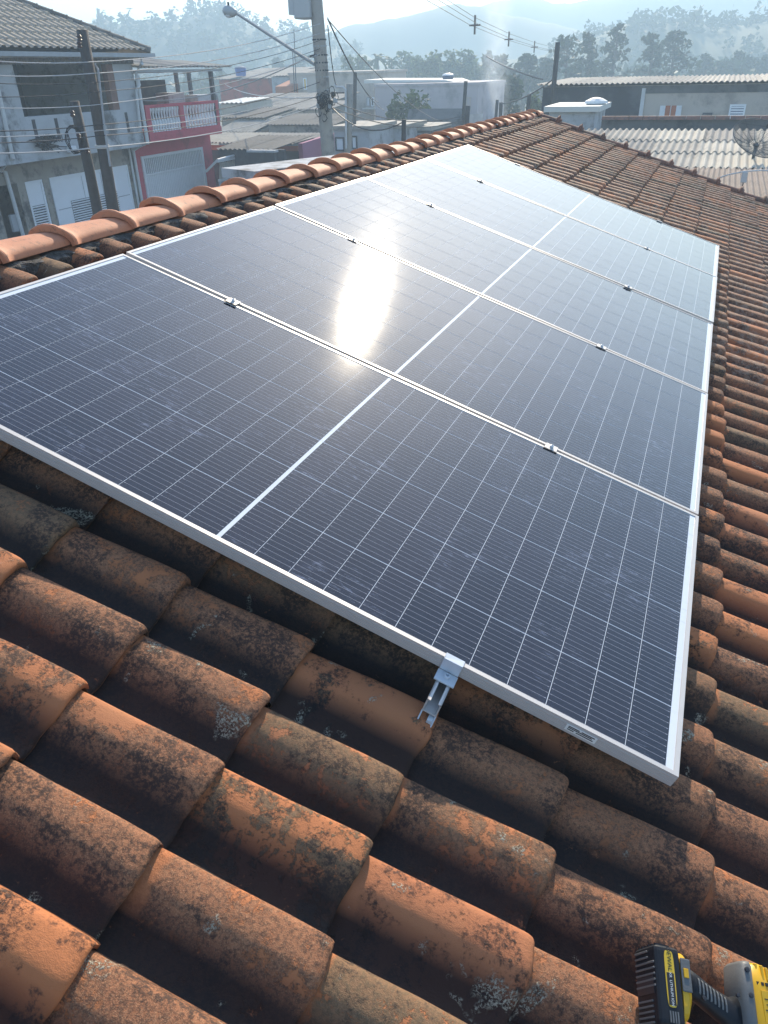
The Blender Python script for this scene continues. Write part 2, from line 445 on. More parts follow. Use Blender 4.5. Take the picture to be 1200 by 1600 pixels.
# ridge caps: each overlaps the one nearer the viewer and carries a raised collar at its near end
def cap_mesh(seed):
    LC = .40; vs = []; fs = []; n = 19; HW_, HT = .102, .056
    def ring(y, s, lift, crest=0):
        row = []
        for k in range(n):
            t = k/(n-1); a = PI*(1-t)
            x = HW_*math.cos(a)*s
            z = HT*(max(0, math.sin(a)))**.72*(1+(s-1)*.5 if s > 1 else s) + lift*(.25+.75*math.sin(a))
            z += crest*min(1, max(0, (1-abs(t-.5)/.17)*2.2))
            row.append(len(vs)); vs.append((x, y + (1-math.sin(a))*.014*(1 if y < .07 else 0) + mnoise.noise(Vector((t*4, seed, y)))*.002, z + mnoise.noise(Vector((t*3, y*8, seed)))*.0012))
        return row
    st = [(0, 1.20, .008, .005), (.004, 1.24, .011, .006), (.012, 1.24, .011, .006), (.020, 1.15, .008, .005), (.045, 1.06, .004, .005), (.075, 1.0, 0, .004),
          (.14, .985, -.002, .004), (.24, .96, -.004, .004), (.34, .93, -.007, .004), (LC, .90, -.010, .004)]
    rows = [ring(*q) for q in st]
    for a, b in zip(rows[:-1], rows[1:]):
        for j in range(n-1): fs.append([a[j], a[j+1], b[j+1], b[j]])
    inn = []
    for y, s in ((0.002, .98), (LC, .80)):
        row = []
        for k in range(n):
            t = k/(n-1); a = PI*(1-t); row.append(len(vs)); vs.append((HW_*math.cos(a)*s, y + (1-math.sin(a))*(.014 if y < .07 else 0), HT*max(0, math.sin(a))**.72*s-.004))
        inn.append(row)
    for j in range(n-1):
        fs.append([rows[0][j+1], rows[0][j], inn[0][j], inn[0][j+1]]); fs.append([inn[0][j+1], inn[0][j], inn[1][j], inn[1][j+1]])
        fs.append([inn[1][j+1], inn[1][j], rows[-1][j], rows[-1][j+1]])
    me = bpy.data.meshes.new('ridge_cap'); me.from_pydata(vs, [], fs)
    me.polygons.foreach_set('use_smooth', [True]*len(me.polygons)); me.materials.append(M_ridge); me.update()
    try: me.set_sharp_from_angle(angle=math.radians(40))
    except Exception: pass
    return me
CV = [cap_mesh(i) for i in range(5)]
CAPY, CAPP = 1.19, .3555
k0 = -9
ZR = Z0 + .001
for k in range(k0, 26):
    y = CAPY + CAPP*k
    if y > V_END - .1: break
    o = link('ridge_cap', rnd.choice(CV), house)
    o.matrix_local = HW @ Matrix.Translation((XR+rnd.gauss(0, .006), y+rnd.gauss(0, .006), ZR+rnd.gauss(0, .004))) @ Matrix.Rotation(rnd.gauss(0, .018), 4, 'Z') @ Matrix.Rotation(rnd.gauss(0, .05), 4, 'Y')
# rough mortar bed between caps and tiles
mv = []; mf = []; ny = int((V_END+2.1)/.03)
sec = [(-.36, -.135), (-.315, -.118), (-.292, -.104), (-.274, -.097), (-.256, -.099), (-.240, -.108), (-.228, -.135), (-.216, -.18)]
for i in range(ny+1):
    y = -2.0 + i*.03
    for j, (u, h) in enumerate(sec):
        q = mnoise.noise(Vector((y*9, j*1.3, 2)))*.020 + mnoise.noise(Vector((y*31, j*2.9, 7)))*.014 + mnoise.noise(Vector((y*70, j*5.1, 4)))*.007
        w = RM @ Vector((u + q*.9 + .012*math.cos(2*PI*(y-V0+.05)/PITCH_V), y, h + q*.45 - .004)); mv.append(tuple(HW @ w))
ns = len(sec)
for i in range(ny):
    for j in range(ns-1): mf.append([i*ns+j, i*ns+j+1, (i+1)*ns+j+1, (i+1)*ns+j])
me = bpy.data.meshes.new('mortar_bed'); me.from_pydata(mv, [], mf); me.materials.append(M_mortar); me.update()
link('mortar_bed', me, house)
# verge tiles down the gable edge, each with a knob at its lower end
vb = MB()
vp = []
for k in range(9):
    t = k/8; a = PI*t; vp.append((.075*math.cos(a), .070*math.sin(a)**.7))
def verge_mesh():
    s = MB(); LV = .36; n = len(vp); vs = []; fs = []
    for x, sc, l in ((0, .86, -.012), (.26, .96, 0), (.29, 1.0, .003), (.305, 1.22, .018), (.325, 1.28, .028), (.34, 1.1, .010), (LV, 1.06, .004)):
        for (y, z) in vp: vs.append(Vector((x, y*sc, z*sc+l)))
    for i in range(6):
        for j in range(n-1): fs.append([i*n+j, i*n+j+1, (i+1)*n+j+1, (i+1)*n+j])
    fs.append([6*n+j for j in range(n)]); fs.append(list(range(n))[::-1])
    s.add(vs, fs); return s.mesh('verge_tile', M_vt, smooth=False)
M_vt = simple('dark_red_clay', (.20, .085, .055), .85, var=.4, scale=14, bump=.4, dirt=(.10, .06, .045), dirt_scale=6)
VM = verge_mesh()
for k in range(14):
    u = -.36 + .322*k
    o = link('verge_tile', VM, house); o.matrix_local = HW @ roofM(u, V_END+.03+rnd.gauss(0, .004), -.128) @ Matrix.Rotation(rnd.gauss(0, .012), 4, 'Z')

# ------------------------------------------------------------------ solar panels
PW, PL, PP = 1.134, 2.278, 1.154
LIP = .011
def bars(o, w, lip, z0, z1):
    o.box((0, 0, z0), (PL, lip, z1)); o.box((0, PW-lip, z0), (PL, PW, z1))
    o.box((0, lip, z0), (lip, PW-lip, z1)); o.box((PL-lip, lip, z0), (PL, PW-lip, z1)); return o
fr = bars(MB(), 0, LIP, -.035, 0)
for zz in (-.010, -.018, -.027):                               # extrusion ribs along the outer faces
    fr.box((.002, -.0012, zz-.0022), (PL-.002, .0004, zz+.0022)); fr.box((PL-.0004, .002, zz-.0022), (PL+.0012, PW-.002, zz+.0022))
fr_me = fr.mesh('frame', M_alu)
bs_me = MB().box((LIP+.0002, LIP+.0002, -.0075), (PL-LIP-.0002, PW-LIP-.0002, -.0024)).mesh('backsheet', M_sheet)
rows_, colsn = 6, 24
CW, CH = .0905, .1820
CELL = MB()
c2 = .006
CELL.add([(-CW/2, -CH/2, 0), (CW/2, -CH/2, 0), (CW/2, CH/2, 0), (-CW/2, CH/2, 0), (-CW/2, -CH/2, -.0006), (CW/2, -CH/2, -.0006), (CW/2, CH/2, -.0006), (-CW/2, CH/2, -.0006)],
         [[0, 1, 2, 3], [4, 5, 1, 0], [5, 6, 2, 1], [6, 7, 3, 2], [7, 4, 0, 3]])
cell_me = CELL.mesh('solar_cell', M_cell)
words = ['nearest solar panel, beside the foreground tiles, with a label on its frame', 'second solar panel from the viewer, holding the sun glare',
         'middle panel of the five, third from the foreground tiles', 'fourth solar panel from the viewer, pale with reflected sky', 'farthest solar panel, next to the bare tiles, palest with sky glare']
tilt = [(0.0, -.003), (.0015, 0), (-.002, .003), (.002, -.002), (-.001, .002)]
my = (PW - rows_*CH - 5*.0028)/2
for k in range(5):
    Mp = roofM(0, PP*k, 0) @ Matrix.Translation((PL/2, PW/2, 0)) @ Matrix.Rotation(tilt[k][0], 4, 'X') @ Matrix.Rotation(tilt[k][1], 4, 'Y') @ Matrix.Translation((-PL/2, -PW/2, 0))
    t = thing('solar_panel', words[k], 'solar panel', M=Mp, group='solar panels in a row on the tiled roof')
    link('frame', fr_me, t); link('backsheet', bs_me, t)
    mx = .0185; gap = .0016; mid = PL - 2*(LIP+mx) - 24*CW - 22*gap
    for i in range(colsn):
        x = LIP + mx + CW/2 + i*(CW+gap) + (mid-gap if i >= 12 else 0)
        for j in range(rows_):
            y = my + CH/2 + j*(CH+.0028)
            o = link('solar_cell', cell_me, t); o.location = (x, y, -.0019)
    if k == 0:
        s = MB().box((2.03, -.0022, -.026), (2.10, -.0013, -.008)).build('sticker', M_white_print, t, local=True)
        q = MB()
        for (x0, x1, z) in ((2.035, 2.06, -.012), (2.065, 2.095, -.012), (2.035, 2.09, -.016), (2.035, 2.05, -.021), (2.055, 2.094, -.021)):
            q.box((x0, -.0026, z-.0013), (x1, -.0021, z+.0013))
        q.build('print_line', M_ink, s, local=True)

# rails, hooks and clamps
RAILS = (.468, 1.756)
for u, lab in ((RAILS[0], 'aluminium mounting rail under the panels on the ridge side'), (RAILS[1], 'aluminium mounting rail poking out below the nearest panel edge')):
    t = thing('mounting_rail', lab, 'rail', M=roofM(u, 0, -.036), group='rails under the solar panels')
    v0 = -.098 if u > 1 else -.02; v1 = PP*5+.03
    s = MB()
    s.box((-.017, v0, -.040), (.017, v1, -.036)); s.box((-.017, v0, -.036), (-.014, v1, 0)); s.box((.014, v0, -.036), (.017, v1, 0))
    s.box((-.017, v0, -.003), (-.009, v1, 0)); s.box((.009, v0, -.003), (.017, v1, 0))
    s.build('channel', M_alu, t, local=True)
    for v in (.25, 1.4, 2.6, 3.8, 5.2):
        MB().box((-.015, v-.02, -.10), (.015, v+.02, -.041)).build('hook', M_steel, t, local=True)
    if u > 1:
        s = MB(); s.tube([(-.016, v0+.004, -.041), (-.016, v0-.012, -.052), (-.015, v0-.026, -.062)], .0018, 6); s.tube([(.016, v0+.004, -.041), (.016, v0-.012, -.052), (.015, v0-.026, -.062)], .0018, 6)
        s.tube([(-.015, v0-.026, -.062), (.015, v0-.026, -.062)], .0018, 6)
        s.box((.002, v0-.014, -.062), (.014, v0+.004, -.044))
        s.build('clip', M_steel, t, local=True)
def clamp(u, v, label, end=0):
    t = thing('panel_clamp', label, 'clamp', M=roofM(u, v, 0), group='clamps holding the solar panels')
    if end == 0:
        s = MB().box((-.022, -.019, .0005), (.022, .019, .0034)); s.box((-.022, -.009, -.034), (.022, -.0065, .0005)); s.box((-.022, .0065, -.034), (.022, .009, .0005))
        s.build('plate', M_alu, t, local=True, bevel=.0008)
        MB().box((-.024, -.0235, .0002), (.024, -.0192, .0034)).build('pad', M_dark, t, local=True)
    else:
        e = end
        s = MB().box((-.028, min(0, e*.012) if e < 0 else -.012, .0005), (.028, .012 if e < 0 else .002, .0038))
        s = MB(); y0, y1 = (-.0035, .014) if e < 0 else (-.014, .0035)
        s.box((-.023, y0, .0006), (.023, y1, .0040)); ya = -.0065 if e < 0 else .0035
        s.box((-.023, ya, -.030), (.023, ya+.003, .0040)); yb = (-.040, -.0065) if e < 0 else (.0065, .040)
        s.box((-.024, yb[0], -.035), (.024, yb[1], -.030)); s.build('plate', M_alu if e > 0 else M_steel, t, local=True, bevel=.0008)
    yc = 0 if end == 0 else end*.022
    zb = .0038 if end == 0 else -.030
    MB().lathe([(.0068, 0), (.0068, .007), (.0045, .0075), (.0040, .003), (.001, .003)], (0, yc, zb), 12).build('bolt', M_steel, t, local=True)
for k in range(1, 5):
    for u, sd in ((RAILS[0], 'glare side'), (RAILS[1], 'eave side')):
        nm = ['', 'first', 'second', 'third', 'fourth'][k]
        clamp(u + rnd.gauss(0, .006), PP*k-.010, 'small clamp in the %s panel joint from the foreground, on the %s' % (nm, 'ridge half' if u < 1 else 'eave half'))
clamp(RAILS[1], 0, 'end clamp with hex bolt gripping the frame over the protruding rail', -1)
clamp(RAILS[0], PP*5-.02, 'end clamp at the far edge of the farthest panel, ridge half', 1)
clamp(RAILS[1], PP*5-.02, 'end clamp at the far edge of the farthest panel, eave half', 1)

# ------------------------------------------------------------------ materials of the town
M_conc = simple('grey_render', (.43, .45, .47), .9, var=.25, scale=1.6, bump=.2, dirt=(.13, .13, .13), dirt_scale=.9)
M_conc2 = simple('raw_cement', (.33, .30, .255), .95, var=.3, scale=2.2, bump=.3, dirt=(.10, .09, .085), dirt_scale=1.0)
M_red = simple('dark_red_paint', (.50, .075, .105), .75, var=.2, scale=1.5, dirt=(.36, .06, .08), dirt_scale=1.5)
M_whitep = simple('white_paint', (.72, .74, .76), .55, var=.06, scale=2, dirt=(.55, .56, .57), dirt_scale=2)
M_whitem = simple('white_metal', (.80, .83, .86), .5, var=.06, scale=2)
M_gap = simple('shadow_gap_paint', (.03, .03, .035), .8)
M_gatep = simple('pale_grey_gate', (.66, .69, .71), .5, var=.1, scale=3)
M_beige = simple('beige_render', (.50, .44, .38), .9, var=.15, scale=.8, dirt=(.30, .26, .23), dirt_scale=.6)
M_lilac = simple('lilac_grey_render', (.46, .42, .43), .9, var=.12, scale=.8, dirt=(.28, .26, .27), dirt_scale=.5)
M_brick = simple('red_block_wall', (.40, .10, .07), .9, var=.3, scale=2.5, dirt=(.2, .09, .07), dirt_scale=1.2)
M_pink = simple('pink_render', (.46, .18, .27), .9, var=.12, scale=1.2)
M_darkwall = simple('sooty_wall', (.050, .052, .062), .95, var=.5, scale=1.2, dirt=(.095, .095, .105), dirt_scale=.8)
M_moss = simple('moss_stained_wall', (.13, .13, .135), .95, var=.5, scale=1.4, dirt=(.05, .052, .056), dirt_scale=1.0)
M_fibre = simple('fibre_cement', (.27, .25, .225), .9, var=.25, scale=1.0, dirt=(.15, .14, .125), dirt_scale=.9)
M_fibrelight = simple('new_fibre_cement', (.50, .46, .38), .9, var=.15, scale=1.0, dirt=(.40, .37, .31), dirt_scale=.9)
M_fibremid = simple('worn_fibre_cement', (.36, .33, .28), .9, var=.2, scale=1.0, dirt=(.25, .23, .20), dirt_scale=.9)
M_fibredark = simple('old_fibre_cement', (.16, .145, .13), .9, var=.35, scale=1.0, dirt=(.08, .075, .07), dirt_scale=.8)
M_brownroof = simple('brown_roof_sheet', (.20, .15, .125), .9, var=.3, scale=1.5, dirt=(.12, .09, .08), dirt_scale=1.0)
M_paleroof = simple('pale_roof', (.62, .62, .58), .8, var=.1, scale=1.)
M_oldtile = simple('grey_clay_tile', (.40, .33, .25), .9, var=.15, scale=9, dirt=(.30, .25, .20), dirt_scale=6)
M_wood = simple('weathered_wood', (.085, .075, .068), .9, var=.4, scale=9, bump=.3)
M_polec = simple('pole_concrete', (.36, .33, .29), .9, var=.2, scale=3, bump=.2, dirt=(.19, .18, .17), dirt_scale=2)
M_iron = simple('iron', (.05, .052, .058), .6)
M_cable = simple('cable_sheath', (.03, .03, .033), .6); M_cablep = simple('pale_cable', (.42, .42, .42), .5)
M_tank = simple('transformer_grey', (.46, .48, .49), .5, var=.08)
M_lampm = simple('lamp_grey', (.40, .42, .42), .4)
M_blue = simple('blue_tank', (.03, .10, .38), .5, var=.1); M_navy = simple('navy_tank', (.03, .05, .12), .5)
M_orange = simple('orange_wood', (.42, .12, .045), .6, var=.15, scale=6)
M_glassw = simple('window_glass', (.03, .04, .055), .12); M_bluegl = simple('blue_slat_glass', (.08, .12, .22), .2)
M_pipe = simple('pvc_pipe', (.55, .57, .58), .5)
M_gutter = simple('gutter_metal', (.34, .36, .38), .5)
M_porc = simple('brown_porcelain', (.07, .045, .04), .3)
M_ground = simple('dirt_ground', (.13, .12, .085), .95, var=.5, scale=.15, dirt=(.06, .075, .035), dirt_scale=.05)
M_asph = simple('asphalt', (.055, .055, .056), .9, var=.25, scale=3)
M_pave = simple('pavement_concrete', (.25, .24, .23), .9, var=.2, scale=2)
M_field = simple('dry_field_grass', (.30, .23, .12), .95, var=.3, scale=.4)
M_mesh = simple('dish_mesh_wire', (.10, .10, .095), .6)
M_pale_white = simple('white_cover', (.75, .75, .74), .6, var=.05)

# ------------------------------------------------------------------ ground and street
def struct(name, mb, mat, **kw): return tag(mb.build(name, mat, **kw), kind='structure')
g = MB(); n = 24; S_ = 2600
g.add([(-S_+2*S_*i/n, -S_+2*S_*j/n, -.02) for j in range(n+1) for i in range(n+1)], [[j*(n+1)+i, j*(n+1)+i+1, (j+1)*(n+1)+i+1, (j+1)*(n+1)+i] for j in range(n) for i in range(n)])
struct('ground', g, M_ground)
struct('road', MB().quad((-15.2, -40, .0), (-9.2, -40, .0), (-9.2, 160, .0), (-15.2, 160, .0)), M_asph)
pv = MB().box((-18.2, -40, -.01), (-15.2, 160, .12)); pv.box((-9.2, -40, -.01), (-7.4, 160, .12)); struct('pavement', pv, M_pave)

def corr_sheet(o, du, L, dv, Wd, pitch=.18, amp=.03, th=.012, nl=2):
    """corrugated sheet: o corner, du unit along the flutes, dv unit across"""
    o = Vector(o); du = Vector(du).normalized(); dv = Vector(dv).normalized(); nn = dv.cross(du).normalized()
    if nn.z < 0: nn = -nn
    s = MB(); nw = max(4, int(round(Wd/pitch*6))); vs = []; fs = []
    for lay in (0, -th):
        for i in range(nl):
            for j in range(nw+1):
                w = Wd*j/nw
                vs.append(o + du*(L*i/(nl-1)) + dv*w + nn*(amp*math.cos(2*PI*w/pitch)+lay))
    k = nw+1; half = nl*k
    for i in range(nl-1):
        for j in range(nw):
            a = i*k+j; fs.append([a, a+1, a+k+1, a+k]); fs.append([half+a, half+a+k, half+a+k+1, half+a+1])
    for j in range(nw):
        fs.append([j, half+j, half+j+1, j+1]); a = (nl-1)*k+j; fs.append([a, a+1, half+a+1, half+a])
    for i in range(nl-1):
        a = i*k; fs.append([a, a+k, half+a+k, half+a]); a = i*k+nw; fs.append([a, half+a, half+a+k, a+k])
    return s.add(vs, fs)
def sheets(parent, o, du, L, dv, W, mats, ncol=3, nrow=2, pitch=.18, amp=.03, name='roof_sheet', lap=.10, dark=0):
    """a roof of overlapping corrugated sheets, each one a part"""
    o = Vector(o); du = Vector(du).normalized(); dv = Vector(dv).normalized(); nn = dv.cross(du).normalized()
    if nn.z < 0: nn = -nn
    sw = max(1, round(W/ncol/pitch))*pitch
    for i in range(nrow):
        for j in range(ncol):
            lift = .004*((i+1) % 2) - .022*(i/max(1, nrow-1) if nrow > 1 else 0) + .022*(1-i/max(1, nrow-1)) + (j % 2)*.006
            c = corr_sheet(o + du*(L/nrow*i - (lap if i else 0)) + dv*(sw*j) + nn*lift, du, L/nrow + (lap if i else 0), dv, sw+.02, pitch, amp)
            c.build(name, mats[(i*7+j*3+rnd.randrange(2)) % len(mats)] if dark == 0 else mats[0], parent)

# ------------------------------------------------------------------ grey two-storey house
XA, XU = -18.0, -17.3
t = thing('grey_house', 'unfinished grey two storey house with big open upper bay and tiled roof', 'house', loc=(XA, 20, 0))
yr = atX(226, 222, XU).y; zs = atX(226, 222, XU).z; ze_ = atX(198, 84, XU).z
ol = atX(38, 182, XU); orr = atX(188, 172, XU); ot = atX(80, 87, XU).z
zsil = (ol.z+orr.z)/2
yl = 11.0
s = MB()
s.box((XU-.25, yl, zs), (XU, yr, zsil)); s.box((XU-.25, yl, zsil), (XU, ol.y, ze_-.05)); s.box((XU-.25, orr.y, zsil), (XU, yr, ze_-.05))
s.box((XU-.25, ol.y, ot), (XU, orr.y, ze_-.05))
s.box((XU-6, yr-.25, zs), (XU-.25, yr-.002, ze_-.05)); s.box((XU-6, yl, zs), (XU-.25, yl+.2, ze_-.05)); s.box((XU-5.2, yl+.2, zs), (XU-5, yr-.25, ze_-.05))
s.box((XU-5, yl+.2, zs-.0), (XU-.25, yr-.25, zs+.12))
s.build('upper_wall', M_conc, t)
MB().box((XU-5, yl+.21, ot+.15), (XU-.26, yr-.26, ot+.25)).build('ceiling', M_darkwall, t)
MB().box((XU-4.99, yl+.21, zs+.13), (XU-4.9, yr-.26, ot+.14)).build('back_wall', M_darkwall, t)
for q in ((43, 183), (78, 181), (188, 172), (110, 180)):
    w = atX(q[0]+8, q[1]+2, XU); MB().box((XU-.001, w.y-.07, w.z-.62-rnd.random()*.2), (XU+.004, w.y+.07, w.z-.03)).build('drain_stain', M_darkwall, t)
s = MB(); w = atX(186, 170, XU); s.box((XU-.22, orr.y-.32, zsil+.002), (XU-.01, orr.y-.002, ot-.002)); s.build('wood_jamb', simple('reddish_wood', (.20, .11, .085), .85, var=.3, scale=6), t)
# ground floor
gt_l, gt_r = atX(75, 277, XA), atX(200, 258, XA); dl, dr = atX(38, 284, XA), atX(66, 279, XA)
zg = (gt_l.z+gt_r.z)/2; zd = (dl.z+dr.z)/2
s = MB(); yw = atX(212, 250, XA).y
s.box((XA-.25, yl, zg), (XA, yw, zs-.12)); s.box((XA-.25, yl, 0), (XA, dl.y-1.2, zg)); s.box((XA-.25, dr.y, 0), (XA, gt_l.y, zg)); s.box((XA-.25, gt_r.y, 0), (XA, yw, zg)); s.box((XA-.25, dl.y-.32, 0), (XA, dl.y, zg))
s.box((XA-.25, dl.y, zd), (XA, dr.y, zg)); s.box((XA-6, yw-.25, 0), (XA-.25, yw-.002, zs-.12)); s.box((XA-2.5, yl, 0), (XA-2.3, yw-.3, zs-.12))
s.build('lower_wall', M_conc2, t)
s = MB().box((XU-6, yl, zs-.12), (XU-.002, yr-.002, zs-.002)); s.build('floor_slab', M_conc, t)
def gate_leaf(parent, name, y0, y1, z0, z1, louv, X, mat):
    o = MB().box((X-.10, y0, z0), (X-.04, y1, z1)).build(name, mat, parent)
    f = MB(); w = .07
    for (a, b, c, d) in ((y0, y1, z1-w, z1), (y0, y1, z0, z0+w), (y0, y0+w, z0+w, z1-w), (y1-w, y1, z0+w, z1-w)): f.box((X-.038, a, c), (X-.01, b, d))
    f.build('gate_frame', mat, o)
    for (a, b, c, d) in louv:
        MB().box((X-.039, a, c), (X-.030, b, d)).build('vent_back', M_gap, o)
        nsl = int((d-c)/.075); 
        me = MB().box((-.012, 0, -.020), (.012, b-a, .020)).mesh('louver_slat', mat, M=Matrix.Rotation(.6, 4, 'Y'))
        for q in range(nsl):
            l_ = link('louver_slat', me, o); l_.location = Vector((X-.015, a, c+.04+q*(d-c)/nsl)) - WM[t.name].translation
    return o
lv1 = atX(112, 314, XA); lv2 = atX(184, 300, XA)
gate_leaf(t, 'garage_gate', gt_l.y+.05, gt_r.y-.02, .05, zg, [(lv1.y, lv2.y, .35, lv1.z)], XA, M_whitem)
lv3, lv4 = atX(50, 323, XA), atX(71, 319, XA)
gate_leaf(t, 'white_door', dl.y+.02, dr.y-.02, .05, zd, [(lv3.y, lv4.y, .25, lv3.z)], XA, M_whitem)
s = MB()
for y in (gt_l.y+.25+.32*(gt_r.y-gt_l.y), gt_l.y+.62*(gt_r.y-gt_l.y)): s.box((XA-.036, y, 1.45), (XA-.028, y+.012, zg-.1))
for z in (1.42,): s.box((XA-.036, gt_l.y+.2, z), (XA-.026, gt_r.y-.15, z+.02))
s.build('panel_seam', M_gutter, t)
cc = atX(76, 222, XU+.12); s = MB()
for k in range(16): s.tube([cc+Vector((rnd.gauss(0, .05), rnd.gauss(0, .22)+.25*math.cos(a), rnd.gauss(0, .05)+.16*math.sin(a))) for a in [2*PI*i/8 for i in range(7)]], .014, 4, caps=False)
tag(s.build('cable_clump', M_cable, t), kind='stuff')
cc = atX(112, 233, XU+.15); MB().box(cc-Vector((.08, .16, .09)), cc+Vector((.08, .16, .09))).build('junction_box', M_whitep, t, bevel=.02)
cc = atX(24, 300, XA); MB().box((XA-.02, cc.y-.5, 1.1), (XA+.08, cc.y-.15, 1.6)).build('meter_box', M_gutter, t, bevel=.01)
# roof: front slope with courses of barrel tiles, hip to the far end
xe_, ye_ = XU+.45, yr+.55; ze2 = atX(196, 80, xe_).z
sl = math.tan(math.radians(27))
def roofz(x): return ze2 + (xe_-x)*sl
hipt = 5.5
s = MB(); pitch = .30; vs = []; fs = []
nc = 15; stepu = .40
ys0 = yl-1
for c in range(nc):
    for e in (0, 1):
        x = xe_ - stepu*(c+e)
        ymax = ye_ - (xe_-x)
        nn = int((ye_-ys0)/pitch*6)
        for j in range(nn+1):
            y = min(ys0 + pitch*j/6, ymax)
            vs.append((x, y, roofz(x) + (.05 if e == 0 else .0) + (.0, .048, .055, .048, .0, .0)[j % 6]))
        if e == 1:
            k = nn+1; b = len(vs)-2*k
            for j in range(nn): fs.append([b+j, b+j+1, b+k+j+1, b+k+j])
            if c:
                p_ = b - k
                for j in range(nn): fs.append([p_+j, p_+j+1, b+j+1, b+j])
s.add(vs, fs); s.build('tiled_slope', M_oldtile, t)
a = Vector((xe_, ye_, ze2)); b = Vector((xe_-5.5, ye_-5.5, roofz(xe_-5.5))); c_ = Vector((xe_-11, ye_, ze2))
MB().hexa([a-Vector((0, 0, .08)), c_-Vector((0, 0, .08)), b-Vector((0, 0, .08))], [a, c_, b]).build('hip_slope', M_oldtile, t)
hipd = (b-a).normalized()
hm = MB().lathe([(.11, 0), (.10, .42), (.125, .43), (.13, .47)], (0, 0, 0), 8, hipd).mesh('hip_cap', M_fibredark)
for i in range(17):
    o = link('hip_cap', hm, t); o.location = a + hipd*(.45*i) - WM[t.name].translation + Vector((0, 0, .04))
MB().box((xe_-.02, ys0, ze2-.17), (xe_+.10, ye_+.1, ze2-.05)).build('gutter', M_gutter, t)
MB().box((xe_-.5, ys0, ze2-.20), (xe_-.02, ye_, ze2-.14)).build('soffit', M_conc2, t)
fc = corr_sheet((XU+.06, ys0, ze2-.20), (0, 0, -1), .16, (0, 1, 0), ye_-ys0-.5, .22, .03); fc.build('scalloped_fascia', M_fibredark, t)
def pipe(parent, pts, r=.05, mat=M_pipe, name='downpipe'): return MB().tube(pts, r, 8).build(name, mat, parent)
zb_ = atX(226, 222, XU).z
pipe(t, [(xe_+.02, yr-.05, ze2-.17), (xe_+.02, yr-.05, ze2-.35), (XU+.08, yr+.06, ze2-.6), (XU+.08, yr+.06, zb_-.05), (XA+.1, yr+.1, zb_-.25)], .065)
pipe(t, [atX(x, y, XU+.08) for x, y in ((-3, 140), (20, 247))] + [Vector((XA+.1, atX(20, 247, XU).y, zb_-.3)), Vector((XA+.1, atX(0, 252, XA).y, zb_-.35)), Vector((XA+.1, atX(0, 252, XA).y+.1, .1))], .06)
pipe(t, [(XA+.06, yw-.35, zs-.14), (XA+.06, yw-.35, 0)], .04); pipe(t, [(XA+.06, yw-.12, zs-.14), (XA+.06, yw-.12, 0)], .055)

# ------------------------------------------------------------------ red house with white balustrade
XB, XC = -18.0, -17.2
yb0 = yw+.02; yb1 = atX(334, 260, XB).y
t = thing('red_house', 'dark red house with white balustrade balcony and pale garage gate', 'house', loc=(XB, 27, 0))
sb_t = atX(270, 206, XC).z; sb_b = atX(270, 219, XC).z
rail_t = atX(290, 160, XC).z; yc1 = atX(344, 180, XC).y
g1, g2 = atX(219, 244, XB), atX(315, 230, XB); zgt = (g1.z+g2.z)/2
s = MB(); s.box((XB-.25, yb0, zgt), (XB, yb1, sb_b-.002)); s.box((XB-.25, g2.y, 0), (XB, yb1, zgt)); s.box((XB-.25, yb0, 0), (XB, g1.y, zgt)); s.box((XB-6, yb1-.25, 0), (XB-.252, yb1, sb_b-.002))
s.build('wall', M_red, t)
MB().box((XB-6, yb0, sb_b), (XC, yc1, sb_t)).build('balcony_slab', M_red, t)
ym = atX(286, 180, XC).y
s = MB(); s.box((XC-.18, yb0, rail_t-.10), (XC-.01, yc1-.02, rail_t)); s.box((XC-.16, ym-.13, sb_t), (XC-.02, ym+.13, rail_t-.10)); s.box((XC-.16, yc1-.22, sb_t), (XC-.02, yc1-.03, rail_t-.10)); s.box((XC-.17, yb0, sb_t), (XC-.012, yb0+.25, rail_t-.1))
s.box((XC-.17, yb0+.25, sb_t), (XC-.012, ym-.13, sb_t+.05)); s.box((XC-.17, ym+.13, sb_t), (XC-.012, yc1-.22, sb_t+.05))
s.build('handrail', M_red, t)
hh = rail_t-.10-sb_t-.05
bm_ = MB().lathe([(.065, 0), (.065, .08*hh), (.04, .12*hh), (.065, .3*hh), (.058, .42*hh), (.03, .6*hh), (.028, .72*hh), (.05, .86*hh), (.065, .9*hh), (.065, hh)], (0, 0, 0), 8).mesh('baluster', M_whitep, smooth=False)
for (ya, yb_) in ((yb0+.25, ym-.13), (ym+.13, yc1-.22)):
    nb = 11
    for i in range(nb):
        o = link('baluster', bm_, t); o.location = Vector((XC-.09, ya+(yb_-ya)*(i+.5)/nb, sb_t+.05)) - WM[t.name].translation
# gate
gt = MB(); X = XB+.03
for (a, b, c, d) in ((g1.y, g2.y, zgt-.09, zgt), (g1.y, g1.y+.1, .05, zgt-.09), (g2.y-.14, g2.y, .05, zgt-.09)): gt.box((X-.08, a, c), (X+.02, b, d))
go = gt.build('gate_frame', M_gatep, t)
zv = atX(250, 268, XB).z
MB().box((X-.07, g1.y+.1, zv-.06), (X+.01, g2.y-.14, zv)).build('gate_rail', M_gatep, go)
MB().box((X-.09, g1.y+.1, .05), (X-.06, g2.y-.14, zv-.06)).build('gate_back', M_gatep, go)
MB().box((X-.16, g1.y+.1, zv), (X-.12, g2.y-.14, zgt-.09)).build('vent_back', M_gap, go)
nbars = 34; wy = (g2.y-.14-g1.y-.1)/nbars
me1 = MB().box((-.02, -wy*.22, 0), (.02, wy*.22, zgt-.09-zv)).mesh('vent_bar', M_gatep); me2 = MB().box((-.012, -wy*.42, 0), (.012, wy*.42, zv-.12)).mesh('gate_board', M_gatep)
